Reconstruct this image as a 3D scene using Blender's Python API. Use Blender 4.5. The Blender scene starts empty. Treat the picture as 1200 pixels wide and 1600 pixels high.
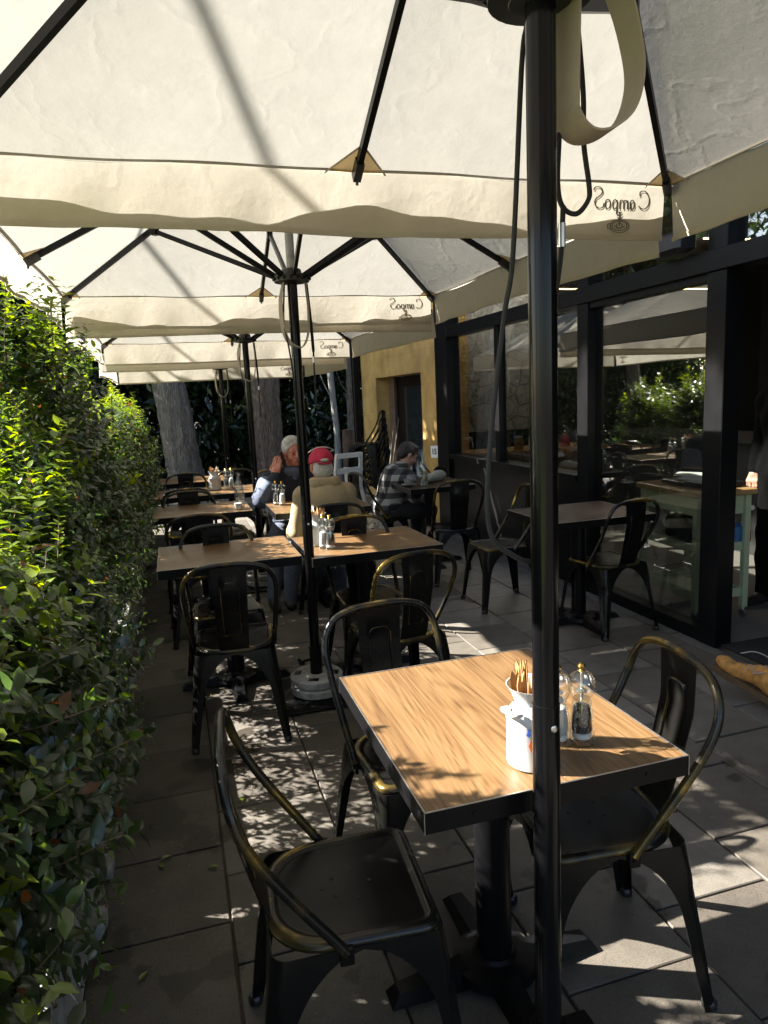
import bpy, bmesh, math, random
import numpy as np
from mathutils import Vector, Matrix
R = math.radians
rnd = random.Random(7)
nrg = np.random.default_rng(11)
S = bpy.context.scene
C = S.collection

# ---------------------------------------------------------------- camera
CAMH = 1.55
def cam_basis(yaw, p, r):
    yaw, p, r = R(yaw), R(p), R(r)
    f0 = Vector((math.sin(yaw), math.cos(yaw), 0)); r0 = Vector((math.cos(yaw), -math.sin(yaw), 0)); z = Vector((0, 0, 1))
    F = f0*math.cos(p) - z*math.sin(p); u0 = z*math.cos(p) + f0*math.sin(p)
    return r0*math.cos(r) - u0*math.sin(r), u0*math.cos(r) + r0*math.sin(r), F
cr, cu, cf = cam_basis(16.35, 9.3, 2.6)
cam = bpy.data.cameras.new('camera'); camo = bpy.data.objects.new('camera', cam); C.objects.link(camo)
m = Matrix((cr, cu, -cf)).transposed().to_4x4(); m.translation = (0, 0, CAMH)
camo.matrix_world = m
cam.sensor_fit = 'VERTICAL'; cam.sensor_height = 24; cam.lens = 24*1100/1600
cam.clip_start = 0.05; cam.clip_end = 2000
S.camera = camo

# ---------------------------------------------------------------- light
SUN_EL = 37.0
hd = Vector((0.905, -0.425, 0)).normalized()          # way the light travels on the ground
sd = (hd*math.cos(R(SUN_EL)) - Vector((0, 0, math.sin(R(SUN_EL))))).normalized()
sun = bpy.data.lights.new('sun', 'SUN'); sun.energy = 5.0; sun.angle = R(0.53); sun.color = (1.0, .955, .88)
so = bpy.data.objects.new('sun', sun); C.objects.link(so)
so.rotation_euler = (-sd).to_track_quat('Z', 'Y').to_euler()
so.location = (-8, 8, 9)
W = bpy.data.worlds.new('World'); S.world = W; W.use_nodes = True
nt = W.node_tree; sky = nt.nodes.new('ShaderNodeTexSky'); sky.sky_type = 'NISHITA'; sky.sun_disc = False
sky.sun_elevation = R(SUN_EL); sky.sun_rotation = math.atan2(-hd.x, -hd.y)
bg = nt.nodes['Background']; bg.inputs[1].default_value = 0.05
nt.links.new(sky.outputs[0], bg.inputs[0])
S.view_settings.view_transform = 'Standard'; S.view_settings.look = 'None'
S.view_settings.exposure = 2.8
S.view_settings.gamma = 1

# ---------------------------------------------------------------- materials
MATS = {}
def mat(name):
    m = bpy.data.materials.new(name); m.use_nodes = True
    nt = m.node_tree; b = nt.nodes['Principled BSDF']; MATS[name] = m
    return m, nt, b
def N(nt, t, **k):
    n = nt.nodes.new(t)
    for a, v in k.items():
        if hasattr(n, a): setattr(n, a, v)
        else: n.inputs[a].default_value = v
    return n
def L(nt, a, b): nt.links.new(a, b)
def ramp(nt, src, stops):
    r = nt.nodes.new('ShaderNodeValToRGB'); e = r.color_ramp.elements
    while len(e) < len(stops): e.new(.5)
    for i, (p, c) in enumerate(stops):
        e[i].position = p; e[i].color = (*c, 1) if len(c) == 3 else c
    L(nt, src, r.inputs[0]); return r
def coords(nt, scale=(1, 1, 1), rot=(0, 0, 0), kind='Object'):
    t = nt.nodes.new('ShaderNodeTexCoord'); mp = nt.nodes.new('ShaderNodeMapping')
    mp.inputs['Scale'].default_value = scale; mp.inputs['Rotation'].default_value = rot
    L(nt, t.outputs[kind], mp.inputs[0]); return mp.outputs[0]
def bump(nt, b, h, strength=.3, dist=.01):
    n = nt.nodes.new('ShaderNodeBump'); n.inputs['Strength'].default_value = strength; n.inputs['Distance'].default_value = dist
    L(nt, h, n.inputs['Height']); L(nt, n.outputs[0], b.inputs['Normal'])
def simple(name, col, rough=.5, metal=0, var=.15, scale=20, bmp=0, spec=.5):
    m, nt, b = mat(name)
    co = coords(nt); nz = N(nt, 'ShaderNodeTexNoise', Scale=scale, Detail=5.0); L(nt, co, nz.inputs['Vector'])
    c0 = tuple(max(0, c*(1-var)) for c in col); c1 = tuple(min(1, c*(1+var)) for c in col)
    r = ramp(nt, nz.outputs[0], [(.3, c0), (.7, c1)]); L(nt, r.outputs[0], b.inputs['Base Color'])
    b.inputs['Roughness'].default_value = rough; b.inputs['Metallic'].default_value = metal
    b.inputs['Specular IOR Level'].default_value = spec
    if bmp: bump(nt, b, nz.outputs[0], bmp)
    return m

def mk_pavers():
    m, nt, b = mat('concrete_pavers')
    at = N(nt, 'ShaderNodeAttribute', attribute_name='tint')
    co = coords(nt, kind='Object')
    n1 = N(nt, 'ShaderNodeTexNoise', Scale=260.0, Detail=3.0); L(nt, co, n1.inputs[0])
    n2 = N(nt, 'ShaderNodeTexNoise', Scale=9.0, Detail=8.0, Roughness=.65); L(nt, co, n2.inputs[0])
    n3 = N(nt, 'ShaderNodeTexNoise', Scale=2.6, Detail=6.0, Roughness=.55); L(nt, co, n3.inputs[0])
    base = ramp(nt, at.outputs['Fac'], [(0, (.072, .060, .047)), (.5, (.112, .097, .077)), (1, (.165, .148, .124))])
    sp = ramp(nt, n1.outputs[0], [(.32, (.55, .55, .55)), (.5, (1, 1, 1)), (.72, (1.0, 1.0, 1.0)), (.78, (1.7, 1.7, 1.65))])
    mx = N(nt, 'ShaderNodeMixRGB', blend_type='MULTIPLY', Fac=1.0); L(nt, base.outputs[0], mx.inputs[1]); L(nt, sp.outputs[0], mx.inputs[2])
    bl = ramp(nt, n2.outputs[0], [(.3, (.72, .72, .72)), (.7, (1.15, 1.15, 1.15))])
    m2 = N(nt, 'ShaderNodeMixRGB', blend_type='MULTIPLY', Fac=1.0); L(nt, mx.outputs[0], m2.inputs[1]); L(nt, bl.outputs[0], m2.inputs[2])
    # wet stains with crisp edges, mostly beside the planters
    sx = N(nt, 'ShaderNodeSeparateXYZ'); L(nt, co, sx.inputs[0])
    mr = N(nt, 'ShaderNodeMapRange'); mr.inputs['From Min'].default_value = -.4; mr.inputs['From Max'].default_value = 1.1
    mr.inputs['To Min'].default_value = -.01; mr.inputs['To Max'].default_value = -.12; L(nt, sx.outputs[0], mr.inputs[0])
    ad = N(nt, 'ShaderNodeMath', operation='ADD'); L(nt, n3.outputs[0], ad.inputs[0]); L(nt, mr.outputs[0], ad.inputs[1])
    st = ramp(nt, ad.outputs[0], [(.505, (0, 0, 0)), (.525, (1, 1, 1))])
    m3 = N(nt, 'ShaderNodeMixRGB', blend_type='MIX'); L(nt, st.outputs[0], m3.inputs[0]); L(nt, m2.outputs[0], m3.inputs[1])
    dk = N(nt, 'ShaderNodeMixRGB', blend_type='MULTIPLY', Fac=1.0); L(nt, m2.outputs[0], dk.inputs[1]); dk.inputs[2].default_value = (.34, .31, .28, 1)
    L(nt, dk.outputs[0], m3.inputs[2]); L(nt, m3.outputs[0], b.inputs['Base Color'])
    rr = ramp(nt, st.outputs[0], [(0, (.62,)*3), (1, (.45,)*3)]); L(nt, rr.outputs[0], b.inputs['Roughness'])
    bump(nt, b, n1.outputs[0], .35, .004)
    return m
def mk_wood(name, a, bcol, c, scale=1.0):
    m, nt, b = mat(name)
    oi = N(nt, 'ShaderNodeObjectInfo'); co2 = coords(nt, (3.6*scale, .34*scale, 3.6*scale))
    av = N(nt, 'ShaderNodeVectorMath', operation='ADD'); L(nt, co2, av.inputs[0]); L(nt, oi.outputs['Location'], av.inputs[1])
    n0 = N(nt, 'ShaderNodeTexNoise', Scale=1.5, Detail=1.5, Roughness=.4, Distortion=.15); L(nt, av.outputs[0], n0.inputs[0])
    mu = N(nt, 'ShaderNodeMath', operation='MULTIPLY'); mu.inputs[1].default_value = 230.0; L(nt, n0.outputs[0], mu.inputs[0])
    si = N(nt, 'ShaderNodeMath', operation='SINE'); L(nt, mu.outputs[0], si.inputs[0])
    pw = N(nt, 'ShaderNodeMath', operation='MULTIPLY_ADD'); pw.inputs[1].default_value = .5; pw.inputs[2].default_value = .5; L(nt, si.outputs[0], pw.inputs[0]); p2 = N(nt, 'ShaderNodeMath', operation='POWER'); p2.inputs[1].default_value = 2.2; L(nt, pw.outputs[0], p2.inputs[0])
    co3 = coords(nt, (130*scale, 3*scale, 90*scale)); n2 = N(nt, 'ShaderNodeTexNoise', Scale=1.5, Detail=4.0, Roughness=.6); L(nt, co3, n2.inputs[0])
    co4 = coords(nt, (4*scale, .6*scale, 4*scale)); n3 = N(nt, 'ShaderNodeTexNoise', Scale=2.0, Detail=3.0); L(nt, co4, n3.inputs[0])
    f = N(nt, 'ShaderNodeMath', operation='MULTIPLY_ADD'); f.inputs[1].default_value = -.095; L(nt, p2.outputs[0], f.inputs[0])
    g = N(nt, 'ShaderNodeMath', operation='MULTIPLY_ADD'); g.inputs[1].default_value = .68; L(nt, n2.outputs[0], g.inputs[0])
    h = N(nt, 'ShaderNodeMath', operation='MULTIPLY_ADD'); h.inputs[1].default_value = .32; h.inputs[2].default_value = .03; L(nt, n3.outputs[0], h.inputs[0]); L(nt, h.outputs[0], g.inputs[2]); L(nt, g.outputs[0], f.inputs[2])
    r = ramp(nt, f.outputs[0], [(.33, a), (.49, bcol), (.66, c)]); L(nt, r.outputs[0], b.inputs['Base Color'])
    sn = N(nt, 'ShaderNodeTexNoise', Scale=5.0, Detail=4.0); L(nt, coords(nt), sn.inputs[0]); rr = ramp(nt, sn.outputs[0], [(.35, (.30,)*3), (.7, (.46,)*3)]); L(nt, rr.outputs[0], b.inputs['Roughness'])
    if name == 'dark_timber': b.inputs['Specular IOR Level'].default_value = .12
    return m
def mk_fabric(name, col, tr, frac=.5, wrinkle=.5):
    m, nt, b = mat(name); nt.nodes.remove(b); out = nt.nodes['Material Output']
    co = coords(nt); n1 = N(nt, 'ShaderNodeTexNoise', Scale=11.0, Detail=9.0, Roughness=.72); L(nt, co, n1.inputs[0])
    n2 = N(nt, 'ShaderNodeTexNoise', Scale=420.0, Detail=2.0); L(nt, co, n2.inputs[0])
    vo = N(nt, 'ShaderNodeTexVoronoi', Scale=2.6, feature='DISTANCE_TO_EDGE'); 
    wd = N(nt, 'ShaderNodeVectorMath', operation='ADD'); L(nt, co, wd.inputs[0]); 
    nd = N(nt, 'ShaderNodeTexNoise', Scale=3.0, Detail=4.0); L(nt, co, nd.inputs[0]); L(nt, nd.outputs[1], wd.inputs[1]); L(nt, wd.outputs[0], vo.inputs[0])
    cre = ramp(nt, vo.outputs[0], [(0, (0, 0, 0)), (.10, (1, 1, 1))])
    hs = N(nt, 'ShaderNodeMath', operation='MULTIPLY_ADD'); hs.inputs[1].default_value = .35; L(nt, cre.outputs[0], hs.inputs[0]); L(nt, n1.outputs[0], hs.inputs[2])
    h2 = N(nt, 'ShaderNodeMath', operation='MULTIPLY_ADD'); h2.inputs[1].default_value = .03; L(nt, n2.outputs[0], h2.inputs[0]); L(nt, hs.outputs[0], h2.inputs[2])
    bp = N(nt, 'ShaderNodeBump', Strength=wrinkle, Distance=.02); L(nt, h2.outputs[0], bp.inputs['Height'])
    def colr(c):
        r = ramp(nt, n1.outputs[0], [(.25, tuple(x*.9 for x in c)), (.75, tuple(min(1, x*1.05) for x in c))]); return r.outputs[0]
    d = N(nt, 'ShaderNodeBsdfDiffuse'); t = N(nt, 'ShaderNodeBsdfTranslucent')
    L(nt, colr(col), d.inputs[0]); L(nt, colr(tr), t.inputs[0]); L(nt, bp.outputs[0], d.inputs['Normal']); L(nt, bp.outputs[0], t.inputs['Normal'])
    mx = N(nt, 'ShaderNodeMixShader'); mx.inputs[0].default_value = frac; L(nt, d.outputs[0], mx.inputs[1]); L(nt, t.outputs[0], mx.inputs[2])
    L(nt, mx.outputs[0], out.inputs[0]); return m
def mk_leaf(name, stops, tr=.45):
    m, nt, b = mat(name); out = nt.nodes['Material Output']
    at = N(nt, 'ShaderNodeAttribute', attribute_name='tint')
    r = ramp(nt, at.outputs['Fac'], stops); L(nt, r.outputs[0], b.inputs['Base Color'])
    b.inputs['Roughness'].default_value = .27; b.inputs['Specular IOR Level'].default_value = .8
    t = N(nt, 'ShaderNodeBsdfTranslucent')
    hs = N(nt, 'ShaderNodeHueSaturation', Saturation=1.15, Value=2.6); hs.inputs['Hue'].default_value = .485; L(nt, r.outputs[0], hs.inputs['Color']); L(nt, hs.outputs[0], t.inputs[0])
    mx = N(nt, 'ShaderNodeMixShader'); mx.inputs[0].default_value = tr; L(nt, b.outputs[0], mx.inputs[1]); L(nt, t.outputs[0], mx.inputs[2]); L(nt, mx.outputs[0], out.inputs[0])
    return m
def mk_glass(name, tint=(.95, .97, .96), ior=1.5, gain=1.0, base=0.0):
    m, nt, b = mat(name); nt.nodes.remove(b); out = nt.nodes['Material Output']
    ge = N(nt, 'ShaderNodeNewGeometry'); io = N(nt, 'ShaderNodeMapRange'); io.inputs['To Min'].default_value = ior; io.inputs['To Max'].default_value = 1/ior; L(nt, ge.outputs['Backfacing'], io.inputs[0]); fr = N(nt, 'ShaderNodeFresnel'); L(nt, io.outputs[0], fr.inputs['IOR']); ma = N(nt, 'ShaderNodeMath', operation='MULTIPLY_ADD', use_clamp=True); ma.inputs[1].default_value = gain; ma.inputs[2].default_value = base
    L(nt, fr.outputs[0], ma.inputs[0]); tr = N(nt, 'ShaderNodeBsdfTransparent', Color=(*tint, 1)); gl = N(nt, 'ShaderNodeBsdfGlossy', Roughness=.004)
    mx = N(nt, 'ShaderNodeMixShader'); L(nt, ma.outputs[0], mx.inputs[0]); L(nt, tr.outputs[0], mx.inputs[1]); L(nt, gl.outputs[0], mx.inputs[2]); L(nt, mx.outputs[0], out.inputs[0])
    return m
def mk_worn():
    m, nt, b = mat('worn_black_enamel')
    co = coords(nt); oi = N(nt, 'ShaderNodeObjectInfo'); av = N(nt, 'ShaderNodeVectorMath', operation='ADD'); L(nt, co, av.inputs[0]); L(nt, oi.outputs['Location'], av.inputs[1])
    n = N(nt, 'ShaderNodeTexNoise', Scale=9.0, Detail=6.0, Roughness=.6); L(nt, av.outputs[0], n.inputs[0])
    n5 = N(nt, 'ShaderNodeTexNoise', Scale=3.2, Detail=2.0); L(nt, av.outputs[0], n5.inputs[0]); mxn = N(nt, 'ShaderNodeMixRGB', blend_type='MIX', Fac=.55); L(nt, n.outputs[0], mxn.inputs[1]); L(nt, n5.outputs[0], mxn.inputs[2])
    r = ramp(nt, mxn.outputs[0], [(.47, (.006, .006, .0055)), (.54, (.060, .044, .016)), (.64, (.34, .225, .055))]); L(nt, r.outputs[0], b.inputs['Base Color'])
    r2 = ramp(nt, mxn.outputs[0], [(.47, (.0,)*3), (.6, (.85,)*3)]); L(nt, r2.outputs[0], b.inputs['Metallic'])
    b.inputs['Roughness'].default_value = .27; b.inputs['Specular IOR Level'].default_value = .4
    return m
def mk_bark(name, a, c, sc=(6, 6, .9)):
    m, nt, b = mat(name); co = coords(nt, sc)
    n = N(nt, 'ShaderNodeTexNoise', Scale=4.0, Detail=9.0, Roughness=.7, Distortion=.6); L(nt, co, n.inputs[0])
    v = N(nt, 'ShaderNodeTexVoronoi', Scale=5.0, feature='DISTANCE_TO_EDGE'); L(nt, co, v.inputs[0])
    r = ramp(nt, n.outputs[0], [(.3, a), (.7, c)]); L(nt, r.outputs[0], b.inputs['Base Color']); b.inputs['Roughness'].default_value = .9
    ad = N(nt, 'ShaderNodeMath', operation='ADD'); L(nt, n.outputs[0], ad.inputs[0]); L(nt, v.outputs[0], ad.inputs[1]); bump(nt, b, ad.outputs[0], 1.0, .06)
    return m
def mk_render_wall():
    m, nt, b = mat('ochre_render'); co = coords(nt)
    n = N(nt, 'ShaderNodeTexNoise', Scale=3.0, Detail=9.0, Roughness=.62); L(nt, co, n.inputs[0])
    r = ramp(nt, n.outputs[0], [(.28, (.33, .20, .06)), (.55, (.53, .34, .11)), (.75, (.62, .42, .17))])
    n2 = N(nt, 'ShaderNodeTexNoise', Scale=60.0, Detail=4.0); L(nt, co, n2.inputs[0])
    br = N(nt, 'ShaderNodeTexBrick', Scale=1.0); br.inputs['Mortar Size'].default_value = .006; br.inputs['Brick Width'].default_value = .9; br.inputs['Row Height'].default_value = .42
    br.inputs['Color1'].default_value = br.inputs['Color2'].default_value = (1, 1, 1, 1); br.inputs['Mortar'].default_value = (.86, .84, .8, 1)
    t = N(nt, 'ShaderNodeSeparateXYZ'); L(nt, co, t.inputs[0]); cb = N(nt, 'ShaderNodeCombineXYZ'); L(nt, t.outputs[1], cb.inputs[0]); L(nt, t.outputs[2], cb.inputs[1]); L(nt, cb.outputs[0], br.inputs[0])
    mx = N(nt, 'ShaderNodeMixRGB', blend_type='MULTIPLY', Fac=.7); L(nt, r.outputs[0], mx.inputs[1]); L(nt, br.outputs[0], mx.inputs[2]); L(nt, mx.outputs[0], b.inputs['Base Color'])
    b.inputs['Roughness'].default_value = .9; bump(nt, b, n2.outputs[0], .6, .01); return m
def mk_stone():
    m, nt, b = mat('stone_cladding'); co = coords(nt, (2.6, 2.6, 3.2)); nd = N(nt, 'ShaderNodeTexNoise', Scale=1.5); L(nt, co, nd.inputs[0])
    v = N(nt, 'ShaderNodeTexVoronoi', Scale=1.1, feature='F1', distance='CHEBYCHEV'); L(nt, co, v.inputs[0])
    e = N(nt, 'ShaderNodeTexVoronoi', Scale=1.1, feature='DISTANCE_TO_EDGE'); L(nt, co, e.inputs[0])
    n = N(nt, 'ShaderNodeTexNoise', Scale=7.0, Detail=8.0); L(nt, co, n.inputs[0])
    sp = N(nt, 'ShaderNodeSeparateColor'); L(nt, v.outputs['Color'], sp.inputs[0])
    r = ramp(nt, sp.outputs[0], [(0, (.20, .185, .165)), (.5, (.29, .275, .25)), (1, (.36, .33, .29))])
    g = ramp(nt, e.outputs[0], [(0, (.2, .2, .2)), (.03, (1, 1, 1))]); mx = N(nt, 'ShaderNodeMixRGB', blend_type='MULTIPLY', Fac=1.0); L(nt, r.outputs[0], mx.inputs[1]); L(nt, g.outputs[0], mx.inputs[2])
    m2 = N(nt, 'ShaderNodeMixRGB', blend_type='OVERLAY', Fac=.6); L(nt, mx.outputs[0], m2.inputs[1]); L(nt, n.outputs[0], m2.inputs[2]); L(nt, m2.outputs[0], b.inputs['Base Color'])
    b.inputs['Roughness'].default_value = .8; bump(nt, b, n.outputs[0], .5, .02); return m
def mk_plaid():
    m, nt, b = mat('plaid_wool'); co = coords(nt); t = N(nt, 'ShaderNodeSeparateXYZ'); L(nt, co, t.inputs[0])
    outs = []
    for ax, f in ((0, 52), (2, 52), (1, 52)):
        mm = N(nt, 'ShaderNodeMath', operation='MULTIPLY'); mm.inputs[1].default_value = f; L(nt, t.outputs[ax], mm.inputs[0])
        s = N(nt, 'ShaderNodeMath', operation='SINE'); L(nt, mm.outputs[0], s.inputs[0]); g = N(nt, 'ShaderNodeMath', operation='GREATER_THAN'); g.inputs[1].default_value = .0; L(nt, s.outputs[0], g.inputs[0]); outs.append(g)
    a = N(nt, 'ShaderNodeMath', operation='MULTIPLY_ADD'); a.inputs[1].default_value = .5; L(nt, outs[0].outputs[0], a.inputs[0])
    h = N(nt, 'ShaderNodeMath', operation='MULTIPLY'); h.inputs[1].default_value = .5; L(nt, outs[1].outputs[0], h.inputs[0]); L(nt, h.outputs[0], a.inputs[2])
    r = ramp(nt, a.outputs[0], [(0, (.012, .012, .014)), (.5, (.07, .07, .075)), (1, (.33, .32, .30))]); L(nt, r.outputs[0], b.inputs['Base Color']); b.inputs['Roughness'].default_value = .95
    return m

mk_pavers(); mk_worn(); mk_render_wall(); mk_stone(); mk_plaid()
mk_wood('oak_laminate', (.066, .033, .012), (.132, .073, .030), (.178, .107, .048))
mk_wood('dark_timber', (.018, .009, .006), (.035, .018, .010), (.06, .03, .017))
mk_wood('bench_timber', (.24, .13, .05), (.38, .22, .09), (.5, .32, .15), 2)
mk_fabric('canopy_canvas', (.54, .49, .395), (.202, .194, .172), .5, .17)
mk_fabric('valance_canvas', (.70, .63, .50), (.36, .335, .28), .5, .14)
mk_fabric('pocket_canvas', (.40, .30, .17), (.62, .46, .25), .6, .2)
mk_fabric('tan_webbing', (.60, .53, .46), (.18, .155, .13), .35, .15)
mk_leaf('hedge_leaf', [(0, (.12, .055, .02)), (.03, (.10, .05, .02)), (.05, (.015, .027, .014)), (.45, (.030, .054, .017)), (.72, (.066, .115, .015)), (1, (.17, .215, .018))], .35)
mk_leaf('tree_leaf', [(0, (.008, .014, .007)), (.6, (.018, .035, .012)), (1, (.07, .11, .02))], .3)
mk_glass('shop_glass', (.86, .88, .86), 1.6, 2.2, .08)
mk_glass('clear_glass', (.93, .95, .95), 1.5, 1.5, .05)
simple('black_metal', (.005, .005, .0055), .36, .0, .3, 30, 0, .16)
simple('pole_black', (.0035, .0035, .004), .16, 0, .25, 6, 0, .24)
simple('chair_black', (.0055, .0052, .0046), .27, .0, .35, 14, 0, .2)
simple('black_powder', (.004, .004, .0045), .36, 0, .25, 40, 0, .16)
simple('frame_black', (.006, .006, .0065), .34, 0, .2, 12, 0, .14)
simple('bright_edge', (.45, .42, .38), .3, .9, .2, 50)
simple('grey_sleeve', (.30, .30, .29), .5, .3, .2, 40, .3)
simple('screw_steel', (.6, .6, .58), .3, 1, .1, 50)
simple('concrete_weight', (.36, .35, .33), .85, 0, .3, 30, .5)
simple('rope_black', (.012, .012, .012), .8, 0, .3, 200)
simple('print_grey', (.12, .105, .085), .8, 0, .1, 60)
simple('print_gold', (.27, .185, .055), .6, .2, .2, 60)
simple('white_enamel', (.46, .46, .45), .22, 0, .03, 10)
simple('print_blue', (.02, .06, .28), .4, 0, .2, 40)
simple('print_orange', (.45, .10, .02), .4, 0, .2, 40)
simple('kraft_paper', (.30, .155, .05), .8, 0, .2, 60, .2)
simple('peppercorns', (.035, .025, .018), .7, 0, .8, 260, .9)
simple('salt', (.72, .71, .69), .8, 0, .1, 200, .4)
simple('brass', (.62, .40, .10), .25, 1, .1, 50)
simple('planter_timber', (.24, .24, .225), .8, 0, .35, 18, .4)
simple('potting_soil', (.07, .045, .03), 1, 0, .6, 45, 1)
simple('stem_brown', (.11, .07, .035), .8, 0, .3, 60)
simple('skin', (.50, .27, .19), .5, 0, .12, 25); simple('skin_ruddy', (.52, .20, .13), .5, 0, .18, 22)
simple('grey_hair', (.52, .49, .44), .7, 0, .3, 130, .8); simple('dark_hair', (.018, .013, .010), .6, 0, .4, 130, .8)
simple('navy_cloth', (.016, .020, .032), .9, 0, .25, 60, .2); simple('blue_cotton', (.085, .105, .155), .9, 0, .2, 40, .2)
simple('jeans', (.075, .09, .125), .9, 0, .25, 60, .3); simple('dark_cloth', (.022, .022, .026), .9, 0, .3, 40, .2)
simple('beige_fleece', (.37, .285, .165), 1, 0, .12, 160, .5); simple('red_cotton', (.48, .022, .055), .85, 0, .15, 50, .2)
simple('black_cloth', (.0028, .0028, .003), .95, 0, .3, 40, .2, .1); simple('leather_dark', (.02, .015, .012), .5, 0, .3, 30)
simple('grey_knit', (.07, .075, .07), 1, 0, .3, 120, .4)
simple('tan_suede', (.46, .22, .055), .95, 0, .35, 25, .5); simple('sole_rubber', (.10, .06, .03), .9, 0, .2, 40)
simple('poodle_fur', (.74, .63, .47), 1, 0, .25, 70, 1)
simple('dark_plastic', (.012, .012, .013), .4); simple('white_plastic', (.78, .78, .77), .4, 0, .04, 8)
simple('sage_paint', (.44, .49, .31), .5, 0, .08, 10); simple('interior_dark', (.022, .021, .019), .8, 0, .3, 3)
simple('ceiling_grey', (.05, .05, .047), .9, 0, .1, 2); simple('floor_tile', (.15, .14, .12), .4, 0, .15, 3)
simple('door_mat', (.022, .019, .016), 1, 0, .4, 300, .8); simple('label_red', (.35, .03, .03), .5); simple('label_orange', (.7, .3, .04), .5)
simple('milk_white', (.75, .74, .71), .35, 0, .04, 12); simple('blue_plastic', (.03, .12, .28), .4); simple('amber', (.22, .09, .02), .3)
simple('sign_white', (.80, .80, .80), .45, 0, .04, 10); simple('sign_black', (.012, .012, .02), .5)
simple('asphalt', (.05, .05, .052), .95, 0, .3, 50, .3); simple('earth', (.055, .04, .028), 1, 0, .5, 6, .6)
simple('lawn', (.10, .135, .028), 1, 0, .45, 7, .8); simple('kerb_pink', (.38, .27, .23), .9, 0, .2, 20)
simple('car_white', (.72, .73, .74), .2, .1, .03, 5); simple('car_silver', (.42, .44, .47), .25, .6, .05, 5); simple('car_bronze', (.30, .19, .13), .25, .5, .05, 5)
simple('tyre', (.015, .015, .015), .8); simple('car_glass', (.02, .025, .03), .08); simple('tail_red', (.45, .02, .02), .3)
simple('roof_grey', (.11, .11, .115), .8, 0, .2, 5); simple('cream_bag', (.34, .31, .23), .9, 0, .15, 60, .3)
simple('cup_grey', (.30, .30, .28), .35, 0, .1, 20); simple('paper_white', (.72, .72, .70), .8, 0, .08, 20)
simple('cane', (.16, .13, .09), .6, 0, .3, 60); simple('slate_board', (.014, .014, .014), .8, 0, .2, 60); simple('chalk', (.5, .5, .48), .9)
simple('post_wood', (.10, .06, .038), .9, 0, .4, 14, .6); simple('coffee_dark', (.03, .02, .015), .6)
simple('frosted_label', (.42, .47, .47), .6, 0, .12, 9)
mk_bark('bark_grey', (.04, .032, .026), (.37, .32, .27), (9, 9, 1.6)); mk_bark('bark_brown', (.035, .024, .018), (.32, .235, .18), (9, 9, 1.6)); mk_bark('bark_pale', (.22, .21, .19), (.55, .54, .5))
mw2, _n, bw2 = mat('added_wall_light'); bw2.inputs['Emission Color'].default_value = (1, .93, .82, 1); bw2.inputs['Emission Strength'].default_value = 12.0  # glow of the added strip above the stone wall
mw, ntw, bw = mat('lamp_strip'); bw.inputs['Emission Color'].default_value = (1, .62, .22, 1); bw.inputs['Emission Strength'].default_value = 2.6

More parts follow.
